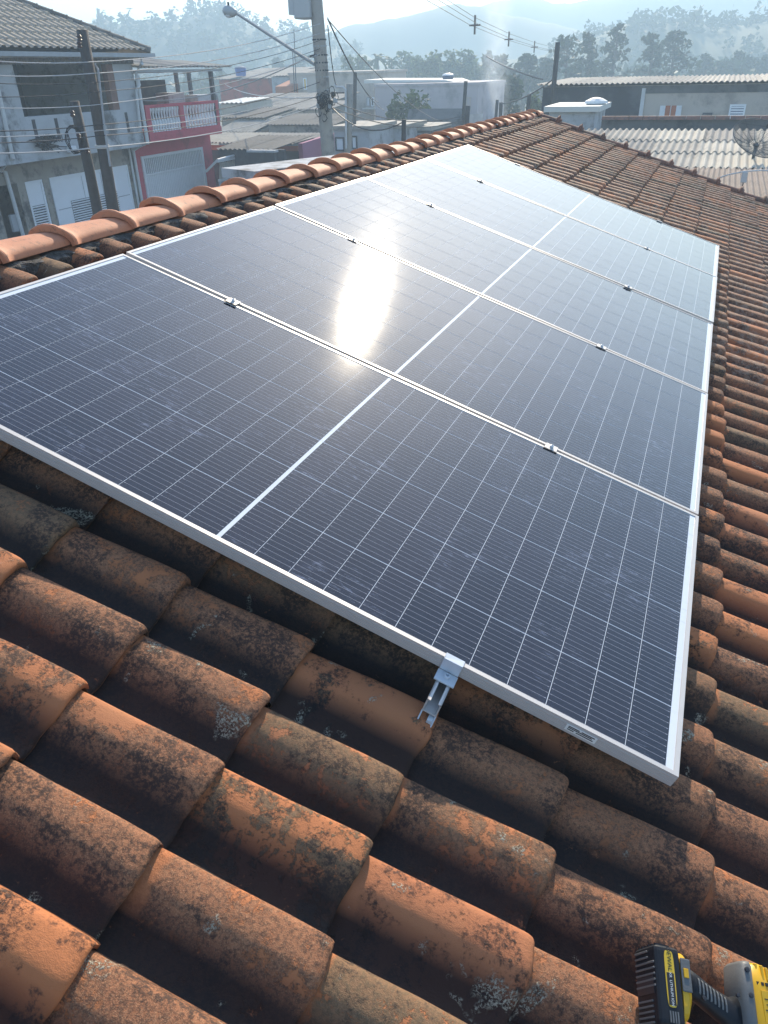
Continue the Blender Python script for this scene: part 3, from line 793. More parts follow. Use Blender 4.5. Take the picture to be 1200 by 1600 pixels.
for i in range(nbars):
    y = g1.y+.1+wy*(i+.5)
    o = link('vent_bar', me1, t); o.location = Vector((X-.03, y, zv)) - WM[t.name].translation
    o = link('gate_board', me2, t); o.location = Vector((X-.045, y, .06)) - WM[t.name].translation
# terrace roof on posts and the clutter below it
zt = atX(300, 112, XC).z
s = MB(); s.box((XC-4.5, yb0-.2, zt), (XC+.1, yc1+.4, zt+.08)); tr = s.build('terrace_beam', M_gutter, t)
sheets(t, (XC+.25, yb0-.3, zt+.14), (-1, 0, .10), 5.0, (0, 1, 0), yc1-yb0+.9, [M_fibremid, M_fibre], 3, 2, .25, .03)
for q, nm in ((332, 0), (278, 1), (298, 2)):
    w = atX(q, 140, XC-.1 if nm == 0 else XC-3.6)
    MB().box((w.x-.07, w.y-.07, sb_t), (w.x+.07, w.y+.07, zt)).build('post', M_iron, t)
w1 = atX(205, 160, XC-2.8); w2 = atX(300, 150, XC-2.8)
MB().box((XC-3.1, yb0, sb_t), (XC-2.8, w2.y-1.8, zt-.25)).build('back_wall', M_darkwall, t)
MB().box((XC-3.1, w2.y-1.8, sb_t), (XC-2.8, w2.y+.3, zt-.95)).build('back_wall', M_darkwall, t)
w3 = atX(296, 150, XC-2.3); MB().box((XC-2.6, w3.y, sb_t), (XC-1.9, w3.y+1.6, zt-.85)).build('grey_box', M_conc, t)
w4 = atX(258, 160, XC-1.8); MB().box((XC-2.2, w4.y, sb_t), (XC-1.6, w4.y+1.1, rail_t+.3)).build('water_drum', M_conc, t)
pipe(t, [atX(216, 118, XC), atX(218, 132, XC), atX(213, 140, XC), atX(214, 152, XC), atX(219, 200, XC)], .05)
pipe(t, [atX(322, 268, XB+1.2), atX(340, 250, XB+1.8), atX(384, 238, XB+1.8)], .05, M_pipe, 'handrail_pipe')

# ------------------------------------------------------------------ generic town buildings
def block(name, label, cat, Y, pxl, pxr, pyt, depth, wall, roofm=None, rise=.5, over=.15, pitch=.2, zoff=0, ncol=3, nrow=2, group=None, base=0., flat=False, slope_to='near'):
    """box building whose front faces the viewer across Y; the roof is a lean-to of corrugated sheets or a flat slab"""
    x0 = atY(pxl, pyt, Y).x; x1 = atY(pxr, pyt, Y).x; zt = (atY(pxl, pyt, Y).z+atY(pxr, pyt, Y).z)/2 + zoff
    t = thing(name, label, cat, loc=((x0+x1)/2, Y, base), group=group)
    rb = rise if slope_to == 'near' else -rise
    s = MB().hexa([(x0, Y, base), (x1, Y, base), (x1, Y+depth, base), (x0, Y+depth, base)], [(x0, Y, zt), (x1, Y, zt), (x1, Y+depth, zt+rb), (x0, Y+depth, zt+rb)])
    s.build('wall', wall, t)
    if roofm:
        if flat:
            MB().hexa([(x0-over, Y-over, zt+.005), (x1+over, Y-over, zt+.005), (x1+over, Y+depth+over, zt+rb+.005), (x0-over, Y+depth+over, zt+rb+.005)],
                      [(x0-over, Y-over, zt+.16), (x1+over, Y-over, zt+.16), (x1+over, Y+depth+over, zt+rb+.16), (x0-over, Y+depth+over, zt+rb+.16)]).build('roof_slab', roofm[0], t)
        else:
            d = Vector((0, depth+2*over, rb*(depth+2*over)/depth)); L = d.length
            sheets(t, (x0-over, Y-over, zt+.06-rb*over/depth), d, L, (1, 0, 0), x1-x0+2*over, roofm, ncol, nrow, pitch, .03)
    return t, x0, x1, zt
def window(parent, Y, p0, p1, mat=M_glassw, frame=M_whitem, bars=0, name='window'):
    a, b = atY(p0[0], p0[1], Y), atY(p1[0], p1[1], Y)
    x0, x1, z1, z0 = min(a.x, b.x), max(a.x, b.x), max(a.z, b.z), min(a.z, b.z)
    f = MB(); w = .06
    for q in ((x0, x1, z1-w, z1), (x0, x1, z0, z0+w), (x0, x0+w, z0+w, z1-w), (x1-w, x1, z0+w, z1-w)): f.box((q[0], Y-.06, q[2]), (q[1], Y+.02, q[3]))
    fo = f.build(name, frame, parent)
    MB().box((x0+w, Y-.02, z0+w), (x1-w, Y+.01, z1-w)).build('pane', mat, fo)
    for i in range(bars):
        z = z0+w+(z1-z0-2*w)*(i+.5)/bars
        MB().box((x0+w, Y-.05, z-.03), (x1-w, Y-.022, z+.03)).build('slat', frame, fo)
    return fo
# middle distance, seen between the red house and the big pole
block('brick_building', 'long red block building with corrugated roof behind the red house', 'building', 62, 342, 427, 124, 8, M_brick, [M_fibre], .7, .3, .28, ncol=4, nrow=1)
block('grey_annex', 'small grey building at the end of the red block building', 'building', 60, 424, 456, 120, 6, M_conc, [M_fibre], .4, .2, .28, ncol=2, nrow=1)
block('orange_brick_wall', 'low raw orange brick house front between red block building and big pole', 'house', 57, 430, 456, 135, 3, simple('orange_brick', (.44, .17, .09), .9, var=.3, scale=3), None)
tb, bx0, bx1, bz = block('beige_building', 'wide beige building with flat top right behind the big concrete pole', 'building', 58, 452, 583, 116, 7, M_beige, [M_beige], .05, .1, flat=True)
window(tb, 58, (474, 122), (480, 140), M_labely); window(tb, 58, (573, 152), (578, 166), M_whitem, M_conc); window(tb, 58, (580, 152), (585, 166))
MB().box((atY(566, 168, 57.2).x, 57.2, atY(566, 171, 57.2).z), (atY(586, 168, 57.2).x, 57.99, atY(566, 169, 57.2).z)).build('canopy', M_paleroof, tb)
tl_, lx0, lx1, lz = block('lilac_building', 'wide lilac grey building with pale roof edge and water tank on top', 'building', 52, 586, 747, 134.5, 7, M_lilac, [M_lilac], .02, .05, flat=True)
a_, b_ = atY(586, 130, 56), atY(722, 130, 56)
MB().hexa([(a_.x, 54, lz+.19), (b_.x, 54, lz+.19), (b_.x, 58, lz+.19), (a_.x, 58, lz+.19)], [(a_.x, 54, lz+.40), (b_.x-.6, 54, lz+.30), (b_.x-.6, 58, lz+.36), (a_.x, 58, lz+.46)]).build('pale_roof', M_paleroof, tl_)
window(tl_, 52, (729, 152), (735, 176), M_lilac, M_beige)
block('cream_shed', 'cream shed with scalloped tile parapet beside the balcony', 'shed', 41, 345, 385, 163, 3, M_fibrelight, [M_paleroof], .15, .1, .3, ncol=1, nrow=1)
lows = [('grey corrugated roof under the red block building', 50, 384, 512, 160, 4, [M_fibre], .35, 5), ('low grey roof behind the white sheets, left of the big pole', 46, 380, 512, 173, 3.5, [M_fibredark, M_fibre], .3, 4),
        ('mossy dark roof beside the balustrade', 39, 346, 420, 186, 3.5, [M_fibredark], .3, 3), ('pale broken roof beside the red balcony slab', 36.5, 340, 400, 208, 3.2, [M_fibrelight, M_fibremid], .5, 3),
        ('dark sagging roof left of the big pole', 37, 420, 515, 197, 3.2, [M_fibredark], .3, 4)]
for lab, Y, a, b, y, dp, mt, ri, nc_ in lows:
    block('low_house', lab, 'house', Y, a, b, y, dp, M_conc2, mt, ri, .15, .2, ncol=nc_, nrow=1)
# pink gabled house with grey fluted roof
Yp = 31.5
tp = thing('pink_house', 'low house with pink gable wall and grey fluted roof left of the pole', 'house', loc=(atY(480, 240, Yp).x, Yp, 0))
pa, pb, pc, pd = atY(472, 222, Yp), atY(507, 206, Yp+3.5), atY(374, 220, Yp), atY(405, 202, Yp+3.5)
s = MB().prism([(pa.x, Yp, 0), (pa.x, Yp+3.5, 0), (pa.x, Yp+3.5, pb.z-.05), (pa.x, Yp, pa.z-.05)], (-.2, 0, 0)); s.build('gable_wall', M_pink, tp)
s = MB().box((pa.x-.2-8, Yp, 0), (pa.x-.2, Yp+.2, pa.z-.3)); s.build('front_wall', M_darkwall, tp)
MB().box((pa.x-.2-6, Yp-.05, pa.z-.36), (pa.x-.2, Yp+.05, pa.z-.16)).build('fascia_board', M_orange, tp)
dd_ = Vector((0, 4.1, pb.z-pa.z)); sheets(tp, (pa.x-6.6, Yp-.35, pa.z-.06), dd_, dd_.length, (1, 0, 0), 6.8, [M_fibre, M_fibremid, M_fibre], 4, 2, .2, .035)
tp2 = thing('dark_roof', 'dark lean-to roof in front of the pink gabled house', 'roof', loc=(atY(400, 236, 29).x, 29, 0))
a, b = atY(338, 234, 27.6), atY(476, 237, 29.5)
dq = Vector((0, 3.6, .25)); sheets(tp2, (a.x, 27.6, min(a.z, 2.7)), dq, dq.length, (1, 0, 0), b.x-a.x, [M_fibredark], 4, 1, .22, .03)
MB().box((a.x, 27.7, 0), (b.x, 27.9, 2.6)).build('wall', M_darkwall, tp2)
# slatted fence, dark boards
tf = thing('slat_fence', 'pale slatted yard gate beside the red house', 'fence', loc=(-16.5, 29, 0))
f0, f1 = atX(340, 262, -16.2), atX(385, 240, -16.2); fz = 1.9
f0 = Vector((-16.2, f0.y, 0)); f1 = Vector((-16.2, f1.y, 0)); zt_ = atX(360, 250, -16.2).z; zb__ = atX(362, 276, -16.2).z
nb = 17; me = MB().box((-.015, -.045, 0), (.015, .045, zt_-zb__)).mesh('slat', M_fibremid, M=Matrix.Rotation(-.30, 4, 'X'))
for i in range(nb):
    o = link('slat', me, tf); q = f0.lerp(f1, (i+.5)/nb); o.location = Vector((q.x, q.y, zb__)) - WM[tf.name].translation
s = MB(); s.box((-16.25, f0.y, zt_), (-16.15, f1.y, zt_+.08)); s.box((-16.25, f0.y, zb__-.08), (-16.15, f1.y, zb__)); s.build('rail', M_pipe, tf)
MB().box((-16.24, f0.y, 0), (-16.16, f1.y, zb__-.08)).build('base_panel', M_gutter, tf)
Yk = 26.5; a, b = atY(388, 238, Yk), atY(428, 234, Yk)
tk = thing('dark_yard_wall', 'dark stained yard wall right of the slatted gate', 'wall', loc=(a.x, Yk, 0))
MB().box((a.x, Yk, 0), (b.x, Yk+.2, a.z)).build('wall', M_darkwall, tk); MB().box((a.x-.05, Yk-.05, a.z+.004), (b.x+.05, Yk+.25, a.z+.08)).build('coping', M_conc, tk)
# pale flat canopy of the neighbour directly behind our ridge
tn = thing('flat_canopy', 'pale grey flat canopy roof just beyond the clay ridge', 'roof', loc=(-9, 14, 0))
zc = 3.9
p0, p1, p2, p3 = atZ(398, 268, zc), atZ(660, 236, zc), atZ(640, 228, zc), atZ(400, 262, zc)
p1 = p0 + (p1-p0).normalized()*min((p1-p0).length, 14)
dirn = (p1-p0).normalized(); nor = Vector((-dirn.y, dirn.x, 0))
if nor.x > 0: nor = -nor
wv = .9
q0, q1, q2, q3 = p0, p1, p1+nor*wv, p0+nor*wv
MB().hexa([v-Vector((0, 0, .14)) for v in (q0, q1, q2, q3)], [q0, q1, q2, q3]).build('slab', M_conc, tn)
s = MB()
for f in (.05, .35, .65, .95):
    c = p0.lerp(p1, f)+nor*.8; s = MB().box((c.x-.08, c.y-.08, 0), (c.x+.08, c.y+.08, zc-.14)); s.build('post', M_polec, tn)
# small garages right of the pole
for lab, Y, a, b, y, mt, dp in (('small grey garage with white doors right of the big pole', 33, 522, 577, 203, M_conc, 3.), ('low pale garage with grey shutter further along the street', 36, 578, 630, 201, M_conc, 3.),
                                ('dark low shed right of the pale garage', 38, 631, 672, 204, M_darkwall, 3)):
    tg, x0, x1, zt2 = block('garage', lab, 'garage', Y, a, b, y, dp, mt, [M_fibremid], .04, .12, flat=True)
    if Y == 33:
        window(tg, Y, (524, 214), (539, 236), M_whitem, M_iron, name='garage_door'); window(tg, Y, (549, 212), (559, 233), M_whitem, M_iron, name='garage_door')
    if Y == 36:
        window(tg, Y, (580, 214), (604, 226), M_gutter, M_conc, bars=3, name='shutter')
    if Y == 38: window(tg, Y, (641, 208), (660, 222), M_gap, M_conc)
block('street_wall', 'stained boundary wall below the lilac building', 'wall', 44, 636, 722, 186, .3, M_moss, None)
block('yard_wall', 'low pale wall at the end of the lilac building', 'wall', 48, 700, 752, 193, .3, M_beige, None)

# ------------------------------------------------------------------ buildings beyond the gable edge
Yc = 34.0
tc, cx0, cx1, cz = block('long_building', 'long building with sooty left half, beige right half and fluted roof', 'building', Yc, 850, 1330, 132, 8, M_beige, [M_fibre, M_fibremid, M_fibre], atY(1000, 121.5, Yc+8).z-atY(1000, 131, Yc).z, .25, .2, ncol=9, nrow=1)
xs_ = atY(1003, 150, Yc).x
MB().box((cx0-.02, Yc-.03, 0), (xs_, Yc-.002, cz-.02)).build('sooty_wall', M_darkwall, tc)
MB().box((xs_, Yc-.02, atY(1100, 145, Yc).z), (cx1, Yc-.003, cz-.02)).build('stain_band', M_moss, tc)
MB().box((xs_-.02, Yc-.09, 0), (xs_+.12, Yc-.031, cz-.1)).build('downpipe', M_pipe, tc)
w0, w1_ = atY(1032, 165, Yc), atY(1063, 184, Yc); xa, xb = w0.x, w1_.x; z1, z0 = w0.z, w1_.z
sh = MB().box((xa+.25*(xb-xa), Yc-.06, z0), (xa+.75*(xb-xa), Yc-.02, z1)).build('window', M_orange, tc)
MB().box((xa+.485*(xb-xa), Yc-.07, z0), (xa+.515*(xb-xa), Yc-.061, z1)).build('mullion', M_whitep, sh)
for q in ((0, .25), (.75, 1)): MB().box((xa+q[0]*(xb-xa), Yc-.09, z0), (xa+q[1]*(xb-xa), Yc-.05, z1)).build('shutter', M_whitep, sh)
window(tc, Yc, (1098, 176), (1112, 184), M_gap, M_moss, bars=1); window(tc, Yc, (1141, 163), (1162, 185), M_bluegl, M_whitem, bars=4)
# small house in front with pale roof slab and a covered tank
Ys = 26.0
ts, sx0, sx1, sz = block('small_grey_house', 'small grey house with pale flat roof in front of the sooty wall', 'house', Ys, 858, 930, 175, 2.4, M_conc, [M_paleroof], .02, .15, flat=True)
w = atY(931, 166, Ys+1); ttk = thing('covered_tank', 'water tank under a white cloth cover on the small grey house', 'water tank', loc=(w.x, w.y, sz+.16))
MB().lathe([(.30, sz+.165), (.32, sz+.22)], (w.x, w.y, 0), 12).build('tank', M_tank, ttk)
s = MB().lathe([(.38, sz+.20), (.35, sz+.27), (.20, sz+.34), (.05, sz+.37)], (w.x, w.y, 0), 12); s.build('cover', M_pale_white, ttk)
# mossy wall with clay coping
Ym = 25.0
tm = thing('mossy_wall', 'dark mossy wall with clay coping behind the fluted pale roof', 'wall', loc=(2, Ym, 0))
x0 = atY(940, 190, Ym).x; x1 = atY(1330, 190, Ym).x; zt3 = atY(1080, 187, Ym).z
MB().box((x0, Ym, 0), (x1, Ym+.2, zt3)).build('wall', M_moss, tm)
cm = MB().hexa([(0, -.12, 0), (.38, -.12, 0), (.38, .32, 0), (0, .32, 0)], [(0, .02, .09), (.38, .02, .09), (.38, .18, .09), (0, .18, .09)]).mesh('coping_tile', M_vt)
for i in range(int((x1-x0)/.4)):
    o = link('coping_tile', cm, tm); o.location = Vector((x0+.4*i, Ym, zt3+.003)) - WM[tm.name].translation
# pale fluted roof
Yt, Yn = 24.3, 19.6
ptl, pnl = atY(945, 205, Yt), atY(1090, 262, Yn); 
tr1 = thing('fluted_roof', 'pale corrugated roof with several lighter sheets beyond the gable edge', 'roof', loc=(2, 21, 0))
xL, xR_ = ptl.x-1.0, 6.0
dv_ = Vector((0, Yt-Yn, ptl.z-pnl.z)); L_ = dv_.length; nrm = Vector((1, 0, 0)).cross(dv_).normalized()
mats_rows = [[M_fibrelight, M_fibrelight, M_fibremid, M_fibrelight, M_fibrelight, M_fibrelight], [M_fibre, M_fibre, M_fibremid, M_fibrelight, M_fibremid, M_fibremid, M_fibremid], [M_fibre, M_fibremid, M_fibrelight, M_fibre, M_fibrelight, M_fibremid, M_fibremid]]
pit = .18; sw = 1.26
for i, (f0_, f1_) in enumerate(((0, .40), (.36, .70), (.66, 1.0))):
    for j in range(7):
        xo = xL+sw*j
        if xo > 7: break
        c = corr_sheet(Vector((xo, Yn, pnl.z)) + dv_*f0_ + nrm*(.024*i+.005*(j % 2)), dv_, L_*(f1_-f0_), (1, 0, 0), sw+.03, pit, .035)
        c.build('roof_sheet', mats_rows[i][j % len(mats_rows[i])], tr1)
MB().box((xL, Yn+.3, 0), (xR_+1, Yn+.5, pnl.z-.08)).build('wall', M_conc2, tr1)
MB().box((xL+.1, Yt-.3, 0), (xR_+1, Yt-.1, ptl.z-.08)).build('wall', M_conc2, tr1)
# brown fluted roof, nearer
tr2 = thing('brown_fluted_roof', 'brown corrugated roof nearest to the gable edge', 'roof', loc=(4, 16, 0))
pz = atY(1150, 263, 19.2).z; xl2 = atY(1060, 262, 19.2).x
dw = Vector((0, 5.6, .15)); 
for i in range(2):
    for j in range(5):
        xo = xl2+1.1*j
        c = corr_sheet(Vector((xo, 13.6, pz-.15)) + dw*(.5*i) + Vector((0, 0, .02*(1-i)+.004*(j % 2))), dw, dw.length*.5+.12*(1-i), (1, 0, 0), 1.12, .11, .02)
        c.build('roof_sheet', M_brownroof, tr2)
MB().box((xl2+.1, 13.8, 0), (xl2+5.4, 14.0, pz-.2)).build('wall', M_conc2, tr2)

# ------------------------------------------------------------------ mesh satellite dishes
def dish(label, C, axis, R, name='satellite_dish', depth=.32, ribs=16, pole_to=0.):
    C = Vector(C); ax = Vector(axis).normalized(); q = Vector((0, 0, 1)).rotation_difference(ax)
    t = thing(name, label, 'satellite dish', loc=(C.x, C.y, pole_to))
    P = lambda r, a: C + q @ Vector((r*R*math.cos(a), r*R*math.sin(a), depth*R*r*r))
    for k in range(ribs):
        a = 2*PI*k/ribs; MB().tube([P(r, a) for r in (.08, .3, .55, .8, 1.0)], .006, 5).build('rib', M_iron, t)
    MB().tube([P(1, 2*PI*k/32) for k in range(33)], .009, 5, caps=False).build('rim', M_iron, t)
    s = MB()
    for r in [.12+.055*i for i in range(16)]:
        s.tube([P(r, 2*PI*k/32) for k in range(33)], .0035, 3, caps=False)
    for k in range(96): s.tube([P(r, 2*PI*k/96) for r in (.25, .6, 1.0)], .003, 3, caps=False)
    tag(s.build('wire_mesh', M_mesh, t), kind='stuff')
    MB().lathe([(.09*R, -.02), (.09*R, .03), (.03, .05)], C, 10, ax).build('hub', M_iron, t)
    f = C + q @ Vector((0, 0, R*.78))
    s = MB()
    for k in range(3): s.tube([P(.92, 2*PI*k/3+.5), f], .008, 5)
    s.build('feed_strut', M_iron, t); MB().lathe([(.05, 0), (.05, .13), (.03, .15)], f, 8, ax).build('feed_horn', M_iron, t)
    MB().tube([C, (C.x, C.y, pole_to)], .035, 8).build('mast', M_iron, t)
    return t
dc = atY(1181, 227, 20.6)
dish('round wire mesh satellite dish with dark ribs over the pale fluted roof', dc, (.30, -.50, .80), .66, pole_to=3.0)
bp = [atY(x, y, Y) for x, y, Y in ((1098, 291, 15.4), (1115, 281, 15.3), (1138, 273, 15.2), (1163, 268, 15.1), (1190, 266, 15.0), (1240, 270, 15.0))]
t = thing('curved_pipe', 'thin curved pipe with a small grey fitting arching over the brown roof', 'pipe', loc=(bp[3].x, bp[3].y, pz))
MB().tube(bp, .014, 6).build('arch', M_pipe, t); c = atY(1163, 277, 15.1)
MB().box(c-Vector((.05, .04, .09)), c+Vector((.05, .04, .09))).build('fitting', M_tank, t, bevel=.01); MB().tube([c-Vector((0, 0, .08)), Vector((c.x, c.y, pz-.15))], .012, 6).build('stay', M_iron, t); MB().tube([bp[0], Vector((bp[0].x, bp[0].y, pz-.3))], .014, 6).build('foot', M_pipe, t)

# ------------------------------------------------------------------ poles, lamp, transformer
def pole(name, label, top, bot, r0, r1, mat, n=10, cat='pole', group=None, zbase=0.):
    top = Vector(top); bot = Vector(bot); d = bot-top; base = top + d*((zbase-top.z)/d.z)
    t = thing(name, label, cat, loc=base, group=group)
    pts = [base.lerp(top, f) for f in (0, .25, .5, .75, 1)]
    pts = [p_ + Vector((mnoise.noise(p_*.9)*.02, mnoise.noise(p_*.9+Vector((9, 0, 0)))*.02, 0)) for p_ in pts]
    MB().tube(pts, [r0+(r1-r0)*f for f in (0, .25, .5, .75, 1)], n).build('shaft', mat, t, smooth=True)
    return t, base
XP = -8.9
t, b0 = pole('wooden_pole', 'taller leaning wooden pole with a grey conduit in front of the garage gate', atX(129, 47, XP), atX(177, 330, XP), .135, .10, M_wood)
MB().tube([atX(148, 100, XP+.1), atX(153, 108, XP+.12), atX(163, 200, XP+.12), atX(172, 260, XP+.12)], .022, 6).build('conduit', M_gutter, t)
c = atX(160, 229, XP); MB().lathe([(.135, -.03), (.135, .03)], c, 12).build('band', M_alu, t)
for py in (60, 70): 
    c = atX(124, py, XP+.1); MB().lathe([(.03, -.05), (.045, -.02), (.03, 0), (.045, .03), (.025, .06)], c, 8).build('insulator', M_porc, t)
t, b0 = pole('wooden_pole', 'shorter leaning wooden pole with cable coils in front of the garage gate', atX(116, 158, XP-.6), atX(152, 328, XP-.6), .12, .095, M_wood)
for (px, py) in ((113, 178), (123, 214), (136, 236)):
    c = atX(px, py, XP-.4); MB().lathe([(.03, -.05), (.045, -.02), (.03, 0), (.045, .03), (.025, .06)], c, 8).build('insulator', M_porc, t)
c = atX(116, 218, XP-.45)
s = MB()
for k in range(4): s.tube([c + Vector((rnd.gauss(0, .02), .17*math.cos(a)*(1+.1*k), .2*math.sin(a)*(1+.08*k))) for a in [2*PI*i/14 for i in range(15)]], .009, 5, caps=False)
s.build('cable_coil', M_cable, t)
YP = 20.4
pt, pb_ = atY(494, 0, YP), atY(513, 235, YP)
dpole = (pt-pb_); ptop = pt + dpole*.25
tP, baseP = pole('concrete_pole', 'tall round concrete utility pole with transformer and street lamp', ptop, pb_, .225, .165, M_polec, 14, 'utility pole')
for py in (62, 72, 86, 98, 110, 120, 140, 152, 163, 172):
    c = atY(494+19*py/235, py, YP); MB().lathe([(.192, -.018), (.192, .018)], c, 14).build('band', M_iron if py % 4 else M_gutter, tP)
for py in (30, 40, 52, 63, 76):
    c = atY(493.5+py*.05, py, YP-.1); s = MB().lathe([(.02, -.07), (.045, -.05), (.03, -.02), (.045, .0), (.03, .03), (.045, .05), (.02, .07)], c, 8); s.build('insulator', M_porc, tP)
s = MB()
for k in range(26):
    c = atY(506+rnd.gauss(0, 6), 160+rnd.gauss(0, 9), YP-.22+rnd.gauss(0, .05)); r_ = .05+.05*rnd.random()
    s.tube([c+Vector((r_*math.cos(a), rnd.gauss(0, .02), r_*1.3*math.sin(a))) for a in [2*PI*i/7 for i in range(8)]], .012, 4, caps=False)
tag(s.build('cable_tangle', M_cable, tP), kind='stuff')
for (px, py) in ((521, 147), (517, 160), (524, 157), (516, 166), (500, 152), (498, 165)):
    c = atY(px, py, YP-.2); MB().box(c-Vector((.05, .05, .06)), c+Vector((.05, .05, .06))).build('junction_box', M_dark if px % 2 else M_gutter, tP, bevel=.01)
# transformer
ta, tb2 = atY(457, 0, YP-.1), atY(497, 30, YP-.1)
tt = thing('transformer', 'grey pole transformer with cooling fins at the top of the concrete pole', 'transformer', loc=((ta.x+tb2.x)/2, YP, tb2.z))
xa, xb = atY(467, 28, YP).x, atY(492, 28, YP).x; zb2 = atY(480, 30, YP).z
MB().box((xa, YP-.30, zb2), (xb, YP+.28, zb2+1.25)).build('tank', M_tank, tt, bevel=.03)
fm = MB().box((-.16, -.012, 0), (-.002, .012, .95)).mesh('fin', M_tank)
for k in range(6):
    o = link('fin', fm, tt); o.location = Vector((xa, YP-.25+.1*k, zb2+.10)) - WM[tt.name].translation
for k in range(3): MB().lathe([(.05, 0), (.065, .04), (.04, .07), (.065, .11), (.04, .14), (.05, .18)], (xa+.1+.16*k, YP, zb2+1.25), 8).build('bushing', M_porc, tt)
MB().box((xb+.002, YP-.06, zb2+.12), (atY(498, 25, YP).x, YP+.06, zb2+.22)).build('bracket', M_iron, tt)
# street lamp
l0, l1 = atY(500, 106, YP), atY(368, 20, YP-.6)
tl = thing('street_lamp', 'street lamp on a long slanted arm fixed to the concrete pole', 'street lamp', loc=l0)
MB().tube([l0, l0.lerp(l1, .25), l0.lerp(l1, .75), l1-Vector((0, 0, .0))], [.045, .042, .036, .034], 8).build('arm', M_gutter, tl)
hd = atY(359, 18, YP-.6); ax = (hd-l1).normalized()
MB().lathe([(.05, -.02), (.10, .06), (.14, .20), (.12, .33), (.05, .40)], l1-ax*.02, 10, ax).build('lamp_head', M_lampm, tl, smooth=True)
MB().ball(l1+ax*.2-Vector((0, 0, .07)), (.13, .11, .08)).build('lens', M_whitep, tl, smooth=True); MB().lathe([(.03, 0), (.03, .09)], l1+ax*.2+Vector((0, 0, .12)), 8).build('photocell', M_dark, tl)
s = MB(); w = atY(485, 88, YP); s.box((w.x, YP-.05, w.z-.03), (atY(500, 88, YP).x, YP+.05, w.z+.03)); s.prism([atY(488, 98, YP), atY(500, 98, YP), atY(500, 108, YP)], (0, .04, 0)); s.build('bracket', M_iron, tl)
# smaller posts
t, _ = pole('concrete_post', 'square grey post with bent conduit beside the big concrete pole', atY(546, 131, 26), atY(544, 235, 26), .14, .14, M_polec, 4)
MB().tube([atY(523, 131, 25.8), atY(526, 136, 25.8), atY(536, 136, 25.8), atY(540, 140, 25.8), atY(541, 232, 25.8)], .035, 8).build('conduit', M_pipe, t); MB().tube([atY(524, 145, 25.8), atY(538, 145, 25.8)], .025, 6).build('tie_bar', M_iron, t)
for lab, Y, p0_, p1_, r_ in (('thin dark post right of the square grey post', 34, (555, 113), (554, 193), .10), ('short dark post in front of the small garages', 17, (631, 187), (630, 224), .065),
                      ('thin dark pole against the lilac building wall', 33, (728, 127), (723, 195), .09), ('stout dark post beside the thin pole at the lilac building', 30, (731, 165), (729, 197), .11),
                      ('left one of two short posts in the smoke', 40, (777, 156), (775, 183), .09), ('right one of two short posts in the smoke', 40, (783, 160), (782, 182), .11),
                      ('dark post just left of the far ridge end', 37, (827, 147), (825, 174), .11), ('tilted dark post at the corner of the sooty wall', 33, (872, 66), (866, 128), .11)):
    pole('dark_post', lab, atY(p0_[0], p0_[1], Y), atY(p1_[0], p1_[1], Y), r_, r_*.85, M_wood, 8, group=None)
for lab, Y, p0_, p1_ in (('thin antenna mast left of the concrete pole', 55, (459, 46), (462, 116)), ('short antenna mast crossing the lamp arm', 54, (457, 78), (459, 116))):
    t, _ = pole('antenna_mast', lab, atY(p0_[0], p0_[1], Y), atY(p1_[0], p1_[1], Y), .04, .03, M_iron, 5, 'antenna', zbase=4.0)
def tank(label, Y, px, py, r, h, mat, lid):
    c = atY(px, py, Y); t = thing('water_tank', label, 'water tank', loc=(c.x, c.y, c.z-h))
    MB().lathe([(r*.86, c.z-h), (r, c.z-.06), (r*1.04, c.z-.05), (r*1.04, c.z)], (c.x, c.y, 0), 14).build('body', mat, t, smooth=False)
    MB().lathe([(r*1.06, c.z+.002), (r*1.0, c.z+.08), (r*.3, c.z+.16)], (c.x, c.y, 0), 14).build('lid', lid, t)
tank('blue water tank on the roof of the red block building', 63, 375.5, 107, .48, .55, M_blue, M_navy)
tank('dark water tank with pale lid on the lilac building', 56, 700, 118, .38, .6, M_navy, M_whitep)
c = atY(756, 131, 62); tt2 = thing('tank_tower', 'blue water tank tower with white lid at the corner of the lilac building', 'water tank', loc=(c.x, c.y, 0))
MB().lathe([(.22, 0), (.22, c.z-1.3), (.34, c.z-1.25), (.36, c.z-.05)], (c.x, c.y, 0), 12).build('tower', M_blue, tt2); MB().lathe([(.40, c.z-.045), (.34, c.z+.10), (.1, c.z+.16)], (c.x, c.y, 0), 12).build('lid', M_whitep, tt2)

# ------------------------------------------------------------------ cables
def sagline(a, b, sag, n=12): return [a.lerp(b, i/n) - Vector((0, 0, sag*4*(i/n)*(1-i/n))) for i in range(n+1)]
def cable(label, a, b, sag=.25, r=.012, mat=None, grp='cables along the street'):
    t = MB().tube(sagline(Vector(a), Vector(b), sag), r, 5).build('cable', mat or M_cable)
    return tag(t, label, 'cable', grp)
rows_c = ((93, 97, 37, M_cablep, .009), (117, 115, 52, M_cablep, .009), (128, 129, 63, M_cable, .007), (151, 144, 76, M_cable, .007), (168, 164, 84, M_cablep, .008),
          (205, 195, 128, M_cable, .009), (214, 204, 140, M_cablep, .008), (224, 212, 149, M_cable, .009), (240, 230, 163, M_cablep, .012))
ordn = ('first', 'second', 'third', 'fourth', 'fifth', 'sixth', 'seventh', 'eighth', 'ninth')
for o_, (y0, y1, ys, mt, r_) in zip(ordn, rows_c):
    pw = atX(138+(y1-100)*.16, y1, XP+.12); pl = atX(-40, y0, XP)
    cable('%s cable from the top, left of the tall wooden pole before the grey house' % o_, pw, pl, .03, r_, mt)
    cable('%s cable from the top, between the tall wooden pole and concrete pole' % o_, pw, atY(500, ys, YP-.18), .16, r_*.9, mt)
cable('drooping service cable from the concrete pole to the red house', atY(503, 78, YP), atX(222, 157, XC), .35, .016, M_cablep, 'service drops to the houses')
